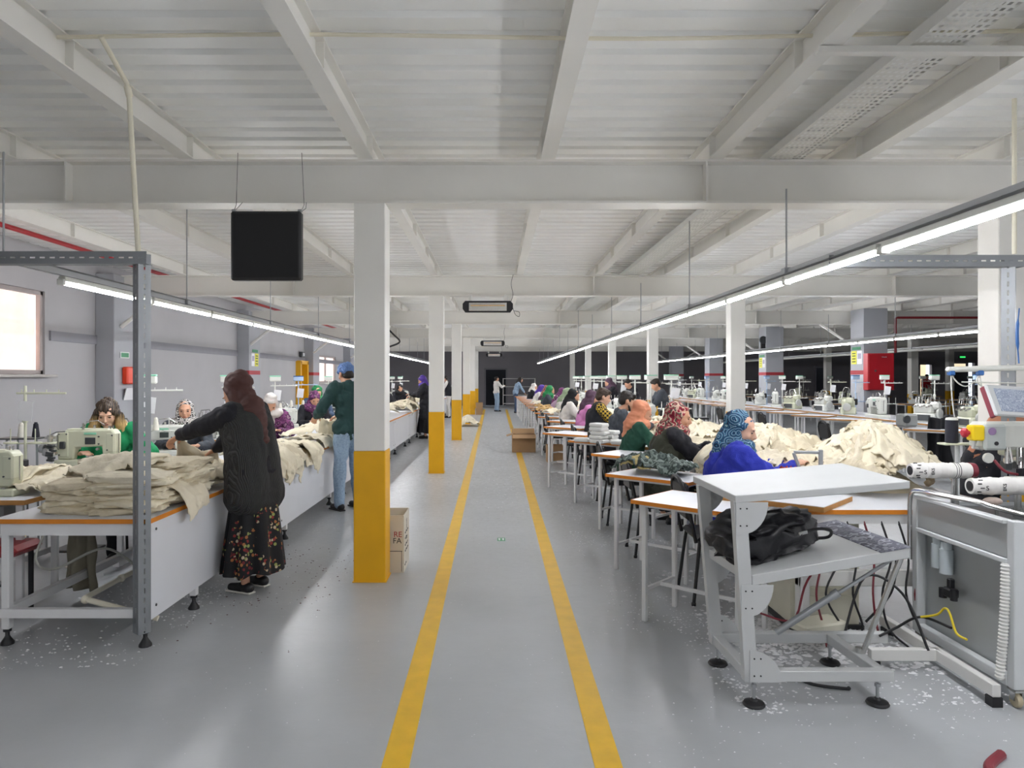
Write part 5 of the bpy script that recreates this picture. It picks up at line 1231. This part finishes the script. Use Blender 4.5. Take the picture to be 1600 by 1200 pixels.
# bracket tool on the fabric table
t = empty('metal_bracket', (2.08, 4.62, .93), -.2, 'grey metal swing bracket standing in front of the hands of the cobalt sweater', 'bracket')
mb = MB(); mb.box(-.09, 0, .05, .02, .02, .13, rot=(0, -.35, 0), bev=.004); mb.box(-.03, 0, .115, .16, .02, .02, bev=.004); mb.box(.055, 0, .06, .025, .03, .15, bev=.004); mb.box(-.02, 0, -.02, .2, .06, .02, bev=.004); mb.box(-.02, 0, -.09, .03, .03, .14); mb.build('frame', GALV, t)
o = garment(1.985, 4.66, .18, .12, .3, lambda x, y: .86, 3.3, amp=.06, freq=14, nx=20, ny=16, m=mat('red_cloth', 'a5331f', .8, var=.15), name='red_cloth'); tag(o, 'small red cloth held in the hands of the cobalt sweater', 'cloth')
# plywood boards on the tables
def board(cx, cy, z, w, d, rz, lab):
    t = empty('white_board', (cx, cy, z), rz, lab, 'board'); MB().box(0, 0, .0305, w-.004, d-.004, .003).build('laminate', TABLE_WHITE, t, smooth=False); MB().box(0, 0, .0145, w, d, .029, bev=.001).build('core', WOOD, t)
board(1.80, 4.40, TH, .66, .52, math.radians(-43), 'white-faced thick plywood board lying aslant on the table beside the cobalt sweater')
board(1.76, 6.15, TH, .36, .3, math.radians(-43), 'small white-faced plywood board on the table beside the olive vest')
board(1.72, 7.55, TH, .34, .3, math.radians(-43), 'small white-faced plywood board beside the terracotta headscarf')
# cream pedestal under the table with ribbed side, and cross beams with hoses
t = empty('pedestal_cabinet', (2.02, 4.55, 0), 0, 'cream pedestal cabinet with a ribbed side under the nearest wide table', 'cabinet')
t['label'] = 'cream pedestal cabinet with a ribbed side under the table of the cobalt sweater'
MB().box(0, 0, .37, .42, .5, .70, bev=.01).build('body', mat('cabinet_cream', 'cfccba', .45), t)
mb = MB()
for k in range(9): mb.box(.0, -.255, .2+.05*k, .36, .008, .014)
mb.build('ribs', mat('cabinet_cream'), t, smooth=False); MB().box(0, 0, .015, .46, .54, .03, bev=.004).build('plinth', BLACK, t)
t = empty('support_beam', (2.2, 4.14, 0), 0, 'white steel support frame under the fabric table with hoses hanging over it', 'frame')
MB().box(.0, 0, .36, .85, .05, .09, bev=.004).build('beam', WHITE_STEEL, t)
for x in (-.4, .4): MB().box(x, 0, .3, .05, .05, .6, bev=.003).build('leg', WHITE_STEEL, t)
MB().box(-.35, -.1, .12, .3, .16, .05, bev=.01, rot=(0, 0, .3)).build('foot_bar', mat('cabinet_cream'), t)
r4 = random.Random(9)
for k in range(7):
    x = -.35+.1*k; mb = MB(); mb.tube(spline([(x, -.04, .7), (x+.03, -.09, .5), (x-.06+.1*r4.random(), -.12, .3), (x+.1*r4.random(), -.1, .1), (x+.15*r4.random(), -.2*r4.random(), .02)]), .006, 6); mb.build('hose', BLACK if k % 3 else mat('wine_hose'), t)
mb = MB(); mb.tube(spline([(-.75, -.3, .25), (-.55, -.25, .2), (-.45, -.2, .4), (-.25, -.15, .62)]), .006, 6); mb.build('hose', mat('wine_hose'), t)
mb = MB(); mb.tube(spline([(1.5, 3.62, .012), (1.58, 3.5, .012), (1.72, 3.45, .012), (1.74, 3.46, .012)]), .008, 8); o = mb.build('black_cable', BLACK); tag(o, 'short piece of thick black cable on the floor under the grey stand', 'cable')
mb = MB(); mb.tube(spline([(1.99, 2.6, .01), (1.93, 2.55, .015), (1.90, 2.62, .01), (1.93, 2.75, .01), (2.05, 2.85, .01)]), .02, 10); o = mb.build('wine_hose', mat('wine_hose')); tag(o, 'piece of wine-red hose on the floor in front of the big machine', 'hose')

# ================================================================== WHITE PACKETS, BOXES
k = 0
for (x, y, n) in ((1.22, 8.22, 5), (1.36, 8.34, 3), (1.06, 8.42, 1), (1.44, 8.05, 1)):
    z = TH
    for i in range(n):
        mb = MB(); mb.box(0, 0, .024, .19, .15, .046, bev=.012); o = mb.build('white_packet', mat('packet_white', 'd4d5d3', .5, var=.05), loc=(x+.01*math.sin(i*4), y, z), rz=RZ+.2*math.sin(i*3+k)); z += .047; k += 1
        tag(o, 'white wrapped packet stacked on the fourth walkway table', 'packet', 'white packets on the fourth walkway table')
def carton(name, x0, x1, y0, y1, h, m, lab, flaps=True):
    t = empty(name, ((x0+x1)/2, (y0+y1)/2, 0), 0, lab, 'box'); w = x1-x0; d = y1-y0; th = .006
    mb = MB(); mb.box(0, -d/2+th/2, h/2, w, th, h); mb.box(0, d/2-th/2, h/2, w, th, h); mb.box(-w/2+th/2, 0, h/2, th, d-2*th, h); mb.box(w/2-th/2, 0, h/2, th, d-2*th, h); mb.box(0, 0, .004, w-2*th, d-2*th, .008)
    mb.build('walls', m, t, smooth=False)
    if flaps:
        f = MB().box(0, -d/2-.075, h-.03, w, .16, .005, rot=(.4, 0, 0)).build('flap', m, t, smooth=False); MB().box(-w/2-.05, 0, h-.01, .14, d-.02, .005, rot=(0, -.3, 0)).build('flap', m, t, smooth=False); MB().box(0, d/2+.04, h+.05, w, .12, .005, rot=(.9, 0, 0)).build('flap', m, t, smooth=False)
    return t
carton('cardboard_box', .36, .84, 14.45, 14.85, .36, CARD, 'open brown cardboard box on the floor beside the yellow line and walkway tables')
carton('cardboard_box', -.78, -.5, 29.1, 29.5, .5, CARD, 'brown cardboard box standing far off beside the fifth yellow-footed column', flaps=False)
carton('cardboard_box', .95, 1.25, 12.75, 13.1, .3, CARD, 'brown cardboard box half hidden under the seventh walkway table', flaps=False)
t = carton('printed_carton', -1.02, -.715, 5.54, 5.88, .45, mat('white_carton', 'cfc8ba', .7, var=.03), 'white printed carton with red and black letters standing behind the first yellow-footed column', flaps=False)
text('lettering', 'RE', .062, Matrix.Translation((.105, -.1705, .30)) @ FRONT, mat('print_red', '9c2430', .6), t, .0005)
text('lettering', 'FA', .062, Matrix.Translation((.10, -.1705, .25)) @ FRONT, BLACK, t, .0005)
mb = MB(); mb.box(.09, -.1715, .17, .1, .002, .004); mb.box(.135, -.1715, .09, .003, .002, .16); mb.build('print_line', BLACK, t, smooth=False)
mb = MB()
for z, a, b in ((.30, -.1, .1), (.255, -.1, .06), (.24, -.02, .05), (.20, -.1, .08), (.155, -.1, .1), (.05, -.12, .0)):
    n_ = int((b-a)/.018)
    for i in range(n_): mb.box(.1535, a+.018*i+.004, z+.004*math.sin(i*5), .001, .011, .012)
mb.prism([(-.01, .38), (.005, .40), (.012, .38), (.003, .36), (.012, .33), (.0, .31), (-.006, .34), (-.002, .36)], .153, .154, 'YZ'); mb.build('print_marks', BLACK, t, smooth=False)

# ================================================================== POSTS OF SLOTTED ANGLE, PIPES, CEILING THINGS
def angle_post(name, x, y, z0, z1, rz, w, lab, cat='post'):
    mb = MB(); mb.add([(0, 0, z0), (w, 0, z0), (w, 0, z1), (0, 0, z1), (0, w, z0), (0, w, z1)], [(0, 1, 2, 3), (0, 3, 5, 4)])
    o = mb.build(name, slotted('slotted_z', 'Z', .07, .055, '8d9093'), loc=(x, y, 0), rz=rz, smooth=False); s = o.modifiers.new('s', 'SOLIDIFY'); s.thickness = .003; return tag(o, lab, cat)
angle_post('slotted_post', -1.985, 3.92, .10, 2.23, math.radians(50), .07, 'galvanised slotted steel post at the corner of the long white bench')
angle_post('slotted_post', 3.12, 4.22, .0, 2.27, math.radians(50), .07, 'galvanised slotted steel post behind the big machine and its screen')
def angle_bar(x0, x1, y, z, lab):
    mb = MB(); w = .07; mb.add([(x0, 0, 0), (x1, 0, 0), (x1, 0, w), (x0, 0, w), (x0, w, 0), (x1, w, 0)], [(0, 1, 2, 3), (0, 4, 5, 1)])
    o = mb.build('slotted_bar', slotted('slotted_x', 'X', .07, .055, '8d9093'), loc=(0, y, z), smooth=False); s = o.modifiers.new('s', 'SOLIDIFY'); s.thickness = .003; return tag(o, lab, 'bar')
angle_bar(-3.3, -1.94, 3.92, 2.17, 'galvanised slotted bar running from the slotted post towards the window wall')
angle_bar(2.0, 3.17, 4.21, 2.20, 'galvanised slotted bar from the light rail to the slotted post behind the big machine')
mb = MB(); mb.tube(spline([(3.13, 4.2, 1.95), (3.11, 4.19, 1.8), (3.12, 4.19, 1.62)]), [.004]*4+[.01]*5+[.004]*4, 6); o = mb.build('blue_ribbon', BLUE); tag(o, 'blue ribbon tied to the slotted post behind the big machine', 'ribbon')
mb = MB(); mb.tube(spline([(-2.3, 3.7, 3.325), (-1, 3.68, 3.33), (.4, 3.68, 3.31), (1.0, 3.66, 3.30), (1.7, 3.68, 3.325), (3.6, 3.6, 3.33)], 8), .011, 8); o = mb.build('ceiling_conduit', PVC); tag(o, 'cream plastic conduit running across the ceiling above the first beam', 'pipe')
mb = MB(); mb.tube([(-2.06, 3.68, 3.32), (-2.04, 3.9, 3.17), (-2.035, 3.92, 3.1), (-1.99, 3.93, 2.24)], .014, 10); mb.cyl((-2.038, 3.905, 3.15), (-2.035, 3.925, 3.10), .019); o = mb.build('drop_pipe', PVC); tag(o, 'cream plastic pipe dropping from the ceiling to the slotted post on the bench', 'pipe')
mb = MB(); mb.tube([(3.10, 4.2, 3.2), (3.13, 4.24, 2.28)], .013, 10); o = mb.build('drop_pipe', PVC); tag(o, 'cream plastic pipe dropping to the slotted post behind the big machine', 'pipe')
mb = MB(); mb.tube([(-1.98, 4.14, .12), (-2.38, 4.12, .235), (-2.42, 4.16, .235), (-2.45, 4.75, .22), (-2.2, 4.95, .26), (-2.05, 5.05, .28)], .017, 10)
for p in ((-2.40, 4.13, .235), (-2.44, 4.6, .225), (-2.1, 5.0, .27)): mb.ell(p, .026, 10)
o = mb.build('air_pipe', PVC); tag(o, 'bent cream plastic pipe with fittings low under the long white bench', 'pipe')
mb = MB(); mb.tube([(-5.56, Y0+1, 3.26), (-5.56, Y1-1, 3.26)], .03, 12); o = mb.build('sprinkler_pipe', RED); tag(o, 'long dark red pipe under the ceiling along the window wall', 'pipe')
mb = MB(); mb.tube([(9.45, 16.6, 2.12), (9.45, 16.6, 2.93), (9.5, 16.6, 2.95), (16, 16.6, 2.95)], .028, 10); o = mb.build('fire_pipe', mat('dark_red_paint', '7d1820', .5)); tag(o, 'dark red pipe rising from the red fire cabinet and running along the beam', 'pipe')
mb = MB(); mb.tube(spline([(-2.75, 17.4, 2.85), (-2.5, 17.4, 2.6), (-2.35, 17.4, 2.42), (-2.6, 17.4, 2.3), (-2.82, 17.4, 2.24)]), .022, 8); o = mb.build('cable_loop', BLACK); tag(o, 'thick black cable dropping from a beam to the light rail behind the first column', 'cable')
# perforated cable tray
def perforated():
    m = bpy.data.materials.new('perforated_white'); m.use_nodes = True; nt = m.node_tree; N = nt.nodes; L = nt.links; b = N['Principled BSDF']; b.inputs['Base Color'].default_value = lin('dddcd6')
    tc = N.new('ShaderNodeTexCoord'); sp = N.new('ShaderNodeSeparateXYZ'); L.new(tc.outputs['Object'], sp.inputs[0]); o = []
    for i, p in ((0, .036), (1, .05)):
        a = N.new('ShaderNodeMath'); a.operation = 'DIVIDE'; L.new(sp.outputs[i], a.inputs[0]); a.inputs[1].default_value = p
        f = N.new('ShaderNodeMath'); f.operation = 'FRACT'; L.new(a.outputs[0], f.inputs[0]); c = N.new('ShaderNodeMath'); c.operation = 'LESS_THAN'; L.new(f.outputs[0], c.inputs[0]); c.inputs[1].default_value = .5; o.append(c)
    m1 = N.new('ShaderNodeMath'); m1.operation = 'MULTIPLY'; L.new(o[0].outputs[0], m1.inputs[0]); L.new(o[1].outputs[0], m1.inputs[1])
    s = N.new('ShaderNodeMath'); s.operation = 'SUBTRACT'; s.inputs[0].default_value = 1; L.new(m1.outputs[0], s.inputs[1]); L.new(s.outputs[0], b.inputs['Alpha']); return m
t = empty('cable_tray', (2.2, 0, 3.19), 0, 'long white perforated cable tray under the ceiling, crossing above the beams', 'cable tray')
mb = MB(); mb.add([(-.13, Y0+1, 0), (.13, Y0+1, 0), (.13, Y1-1, 0), (-.13, Y1-1, 0)], [(0, 1, 2, 3)]); mb.build('perforated_base', perforated(), t, smooth=False)
for sx in (-1, 1): MB().box(sx*.131, (Y0+Y1)/2, .03, .003, Y1-Y0-2, .06).build('side_wall', WHITE_STEEL, t, smooth=False)
# black square panel hung from the first beam
t = empty('hanging_board', (-1.655, 5.12, 2.49), 0, 'black square flat board hanging on two wires below the first beam', 'board')
MB().box(0, 0, 0, .51, .07, .50, bev=.012).build('casing', BLACK, t); MB().box(0, -.036, 0, .47, .004, .46, bev=.002).build('face', mat('matt_black', '101012', .7, var=.1), t)
for sx in (-1, 1):
    mb = MB(); mb.tube([(sx*.245, 0, .25), (sx*.255, .10, .30), (sx*.24, .165, .36)], .0025, 6); mb.tube([(sx*.245, 0, .25), (sx*.25, .07, .32), (sx*.235, .06, .70)], .002, 6); mb.build('wire', STEELD, t)
    MB().box(sx*.24, .0, .258, .03, .03, .02, bev=.004).build('hook', GALV, t)
# infrared heaters under the beams
hp = None
for k, y in enumerate((11.22, 23.22, 35.22)):
    if hp is None:
        hp = empty('infrared_heater'); mb = MB(); mb.prism([(-.40, -.03), (-.36, -.085), (.36, -.085), (.40, -.03), (.40, .05), (.36, .095), (-.36, .095), (-.40, .05)], -.04, .05, 'XZ')
        o = mb.build('housing', BLACK, hp); MB().box(0, -.045, .0, .60, .012, .13, bev=.003).build('reflector', mat('heater_reflector', 'd7d6d2', .25, metal=.8), hp)
        mb = MB(); mb.cyl((-.27, -.06, .02), (.27, -.06, .02), .008); mb.build('heating_tube', mat('quartz_tube', 'd9b07a', .2), hp)
        for sx in (-.28, .28): MB().box(sx, .07, .14, .05, .2, .1, bev=.003).build('bracket', WHITE_STEEL, hp)
        mb = MB(); mb.tube(spline([(.37, 0, .09), (.40, -.02, .2), (.37, -.12, .35), (.40, -.13, .5)]), .004, 6); mb.tube(spline([(.40, 0, -.02), (.44, 0, -.12), (.5, 0, -.15), (.5, 0, -.08), (.42, 0, -.06)]), .004, 6); mb.build('power_cable', BLACK, hp); o = hp
    else: o = dup(hp)
    o.location = (-.11+.04*k, y, 2.66); tag(o, ['black-ended infrared heater hanging under the second beam, with a looping cable', 'infrared heater hanging under the fourth beam', 'small-looking infrared heater under the last beam before the back wall'][k], 'heater', 'infrared heaters')
# ================================================================== WALL THINGS
t = empty('fire_alarm_box', (-6.0, 11.53, 1.57), 0, 'orange-red alarm box with a white label on the first grey pillar of the window wall', 'alarm box')
OR = mat('orange_red', 'e8431d', .4); MB().box(.05, 0, 0, .10, .42, .28, bev=.02).build('casing', OR, t); MB().box(.102, .08, -.02, .004, .17, .15).build('label_plate', PAPER, t, smooth=False)
mb = MB(); mb.box(.105, .08, .03, .002, .13, .035); mb.box(.105, .08, -.04, .002, .07, .04); mb.build('print', BLACK, t, smooth=False)
def sheet(name, x, y, z, w, h, m, lab, face='+X', cat='sign', th=.006):
    if face in ('+X', '-X'): mb = MB().box(0, 0, 0, th, w, h, bev=.001)
    else: mb = MB().box(0, 0, 0, w, th, h, bev=.001)
    o = mb.build(name, m, loc=(x, y, z)); return tag(o, lab, cat)
o = sheet('exit_sign', -5.99, 11.4, 1.90, .28, .1, mat('sign_white', 'dfe6e0', .5), 'small white and green exit sign above the orange-red alarm box'); MB().box(.006, 0, 0, .004, .22, .07).build('green_field', mat('sign_green', '3f8f62', .5), o, smooth=False)
mb = MB(); mb.box(0, 0, 0, .012, .30, .2, rot=(0, .25, 0)); o = mb.build('folded_paper', PAPER, loc=(-5.96, 11.5, 1.27)); tag(o, 'folded white paper hanging under the orange-red alarm box', 'paper')
YS = mat('sign_yellow', 'dfdc3a', .5); GS = mat('sign_green'); n = 0
def sign_pair(x, y, z, face, lab):
    s = -1 if face == '-X' else 1
    t = empty('notice_board', (x, y, z), 0, lab, 'sign')
    a = MB().box(s*.004, -.13, 0, .006, .22, .32).build('white_sheet', PAPER, t, smooth=False); MB().box(s*.008, -.13, .03, .003, .15, .13).build('print', mat('print_grey', 'a9a3b8', .6), a, smooth=False)
    b = MB().box(s*.004, .13, 0, .006, .24, .32).build('yellow_sheet', YS, t, smooth=False)
    mb = MB()
    for zz in (-.1, -.03, .04, .1): mb.box(s*.008, .13, zz, .003, .16, .025)
    mb.build('print', mat('print_olive', '4c5a1c', .6), b, smooth=False)
    MB().box(s*.004, .02, .22, .006, .4, .07).build('heading', GS, t, smooth=False)
for k, y in enumerate(BEAM_Y[2:6]):
    sign_pair(8.735, y-.42, 2.02, '-X', f'white and yellow notice sheets on the {ORD[k]} red-banded column of the unlit side')
sign_pair(-6.0, 17.6, 1.98, '+X', 'white and yellow notice sheets on the red-banded pillar before the yellow door')
t = empty('alarm_bell', (8.665, 22.72, 2.75), 0, 'dark round alarm device high on the second red-banded column', 'alarm'); mb = MB(); mb.lathe([(.02, -.03), (.12, -.03), (.13, .0), (.06, .03)], (0, 0, 0), 20, 'Y'); mb.build('dish', STEELD, t); MB().box(.0, .03, -.22, .14, .08, .3, bev=.01).build('box', BLACKM, t); MB().box(.09, .03, -.1, .1, .03, .03).build('bracket', STEELD, t)
# red fire cabinet
t = empty('fire_cabinet', (9.03, 16.56, 1.675), 0, 'red fire hose cabinet with a white oval plate on the first red-banded column', 'cabinet')
CABR = mat('fire_red', 'b01c28', .35); MB().box(0, 0, 0, .62, .20, .86, bev=.006).build('casing', CABR, t); d_ = MB().box(0, -.104, 0, .58, .01, .82, bev=.003).build('door', CABR, t)
mb = MB(); mb.prism([(.09*math.cos(a)+.07, .022*math.sin(a)+.34) for a in [2*PI*i/24 for i in range(24)]], -.112, -.110, 'XZ'); mb.build('oval_plate', mat('oval_red', '8e1620', .4), d_, smooth=False)
text('lettering', 'YANGIN', .032, Matrix.Translation((.07, -.1125, .34)) @ FRONT, PAPER, d_, .0005)
mb = MB(); mb.cyl((-.14, -.11, .02), (-.14, -.125, .02), .025, seg=16); mb.build('latch', CHROME, d_)
s_ = MB().box(.04, -.111, -.2, .10, .003, .12).build('pictogram_plate', PAPER, d_, smooth=False); mb = MB(); mb.box(.02, -.114, -.2, .03, .002, .07); mb.box(.06, -.114, -.19, .03, .002, .04); mb.build('pictogram', CABR, s_, smooth=False)
o = MB().box(0, 0, 0, .04, .2, .7, bev=.006).build('fire_hose_box', RED, loc=(-6.28, 24.3, 1.6)); tag(o, 'narrow red cabinet on the window wall beside the bright window past the yellow door', 'cabinet')
t = empty('exit_lamp', (-6.22, 22.75, 2.28), 0, 'small dark exit lamp above the yellow door', 'lamp'); MB().box(0, 0, 0, .1, .3, .18, bev=.01).build('casing', STEELD, t); MB().box(.052, 0, 0, .004, .2, .1).build('panel', PAPER, t, smooth=False)
t = empty('exit_lamp', (25.6, Y1-.045, 2.66), 0, 'small glowing green exit lamp above the lit transom in the unlit part', 'lamp'); MB().box(0, 0, 0, .4, .08, .14, bev=.01).build('casing', STEELD, t); MB().box(0, -.042, 0, .3, .004, .08).build('panel', mat('exit_green_light', '2fbf5a', .5, emit=.8), t, smooth=False)
# wall socket strip above the door bench, floor sticker, wire rack, stool
t = empty('wire_rack', (1.3, 37.6, 0), 0, 'white empty metal rack against the back wall beside the dark doorway', 'rack')
for x in (-.85, .85):
    for y in (-.2, .2): MB().box(x, y, .75, .035, .035, 1.5).build('upright', WHITE_STEEL, t, smooth=False)
for z in (.15, .6, 1.05, 1.48): MB().box(0, 0, z, 1.7, .4, .03).build('shelf', WHITE_STEEL, t, smooth=False)
t = empty('floor_sticker', (.062, 6.68, .0), 0, 'small green and white arrow sticker on the walkway floor', 'sticker'); MB().box(0, 0, .001, .075, .12, .002).build('sheet', mat('sticker_green', '2f8b58', .4), t, smooth=False)
mb = MB()
for sx in (-.018, .018): mb.prism([(sx-.006, -.04), (sx+.006, -.04), (sx+.006, .01), (sx+.014, .01), (sx, .045), (sx-.014, .01), (sx-.006, .01)], .002, .003)
mb.build('arrow', PAPER, t, smooth=False)
t = empty('red_stool', (-3.15, 4.5, 0), 0, 'low stool with a red padded seat and black legs under the machine table', 'stool')
MB().box(0, 0, .45, .36, .30, .07, bev=.03).build('seat', mat('red_vinyl', '9c2a30', .4), t)
for sx in (-.12, .12):
    for sy in (-.1, .1): mb = MB(); mb.cyl((sx, sy, 0), (sx, sy, .43), .016); mb.build('leg', BLACKM, t)
hanging((-2.93, 4.86, .70), (-2.76, 4.84, .70), .62, 3, 'khaki cloth hanging down under the machine table behind the bench end', mat('khaki_cloth', '7d7868', .9, var=.08), n=22, rows=20, sway=.02)
t = empty('wooden_drawer_box', (-3.42, 5.12, TH-.02), 0, 'small brown wooden box beside the machine at the picture edge', 'box'); MB().box(0, 0, .07, .14, .12, .14, bev=.004).build('box', mat('brown_wood', '7b5a3c', .6, var=.15, vs=20), t); MB().box(-.02, 0, .165, .07, .06, .05, bev=.006).build('black_cap', BLACK, t)
t = empty('grey_motor', (6.35, 10.85, TH), .2, 'grey covered motor box standing on the table corner before the black cloth', 'motor'); MB().box(0, 0, .11, .26, .2, .2, bev=.03).build('casing', mat('motor_grey'), t); mb = MB(); mb.cyl((-.1, -.1, .13), (-.1, -.125, .13), .06, seg=18); mb.build('hub', STEELD, t)
hanging((6.45, 10.48, .98), (6.75, 10.45, .98), .9, 9, 'black cloth draped from the table beside the grey motor box', BLACKC, n=20, rows=20, sway=.05)

# ================================================================== LINT AND SCRAPS ON THE FLOOR
rl = random.Random(21)
def flakes(name, zones, m, lab, cat):
    mb = MB()
    for (n, x0, x1, y0, y1, smin, smax) in zones:
        for i in range(n):
            x, y = rl.uniform(x0, x1), rl.uniform(y0, y1)
            if noise.noise(V(x*1.3, y*1.3, 4)) < rl.uniform(-.5, .35): continue
            s = rl.uniform(smin, smax); a0 = rl.random()*6; st = rl.uniform(.35, 1); k = rl.choice((4, 5, 6)); c = [(x, y, .002+s*.35)]
            for j in range(k): a = a0+2*PI*j/k; r = s*rl.uniform(.6, 1.2); c.append((x+r*math.cos(a), y+r*st*math.sin(a), .0005))
            mb.add(c, [(0, 1+j, 1+(j+1) % k) for j in range(k)])
    o = mb.build(name, m, ang=1.5); return tag(o, lab, cat, None, 'stuff')
LINT = mat('white_lint', 'e4e4e6', .9, var=.03)
flakes('lint', [(2200, .75, 1.9, 4.2, 9.5, .002, .009), (1100, 1.1, 2.3, 3.3, 4.6, .002, .012), (420, .6, 2.4, 2.2, 3.4, .0015, .006), (700, -1.6, .8, 2.0, 8, .001, .004), (900, .6, 2.2, 9.5, 20, .006, .018), (500, -.4, .6, 8, 26, .006, .014), (900, -1.95, -1.1, 4.2, 14, .002, .007), (160, 2.0, 2.7, 2.6, 3.4, .002, .007), (1200, -2.9, -1.9, 3.7, 5.5, .002, .012), (500, 2.2, 6, 5, 12, .006, .016)], LINT, 'white lint and thread fluff scattered over the grey floor', 'lint')
flakes('fluff', [(1500, 1.4, 2.35, 3.65, 4.5, .006, .028), (260, 1.15, 1.35, 3.2, 3.9, .003, .014), (160, 1.85, 2.5, 3.3, 3.7, .004, .014), (300, 1.3, 2.6, 4.3, 5.6, .01, .03)], LINT, 'thick white fluff gathered on the floor behind the grey stand', 'lint')
flakes('thread_scraps', [(220, -1.95, -1.15, 3.9, 6.5, .003, .010)], mat('dark_scraps', '5d3a3f', .9, var=.3, vs=50), 'small dark red and grey thread scraps on the floor beside the brown headscarf', 'scraps')
flakes('shelf_fluff', [], LINT, 'x', 'lint') if False else None
for k, a in enumerate(([(-2.95, 4.6, .5), (-2.9, 4.45, .38), (-2.75, 4.4, .34), (-2.55, 4.6, .42), (-2.4, 4.75, .25)], [(-3.1, 4.4, .66), (-2.95, 4.3, .6), (-2.75, 4.35, .62), (-2.6, 4.5, .7)])):
    mb = MB(); mb.tube(spline(a, 8), .008, 8); o = mb.build('hanging_cable', mat('grey_hose', 'a9a9a0', .5) if k == 0 else BLACK); tag(o, 'pale air hose looping low under the long white bench' if k == 0 else 'black cable sagging just under the top of the long white bench', 'cable')
# chrome feed mechanism on the near end of the pale green machine
t = empty('feed_mechanism', (-3.60, 5.72, TH+.10), 0, 'chrome feed mechanism fixed at the post end of the pale green sewing machine', 'mechanism')
r5 = random.Random(3)
mb = MB(); mb.cyl((0, -.02, .02), (0, -.02, .20), .022); mb.cyl((0, -.02, .17), (0, -.02, .19), .04); mb.lathe([(.03, 0), (.055, .01), (.06, .05), (.05, .07), (.03, .075)], (0.0, -.02, .03), 20); mb.build('cylinder', CHROME, t)
mb = MB()
for k in range(7): mb.box(.02+.03*r5.random(), -.05-.02*r5.random(), .0+.02*k, .05, .03, .018, rot=(0, .3*r5.random(), 0), bev=.003)
mb.build('bracket', STEELD, t)
mb = MB(); mb.tube([(0, -.02, .20), (.05, -.02, .225), (.13, -.03, .23)], .005); mb.cyl((-.07, -.03, .09), (-.035, -.03, .09), .035, seg=20); mb.build('lever', GALV, t)
t = empty('under_mechanism', (-3.28, 5.60, TH-.02), 0, 'dark tangle of levers and springs under the pale green sewing machine', 'mechanism')
mb = MB()
for k in range(14): mb.cyl((-.16+.024*k, -.02*r5.random(), .01), (-.16+.024*k+.04*(r5.random()-.5), -.03, .06+.02*r5.random()), .008+.006*r5.random(), seg=8)
mb.build('levers', STEELD, t); MB().box(.02, .0, .012, .42, .05, .02, bev=.004).build('base', BLACKM, t)
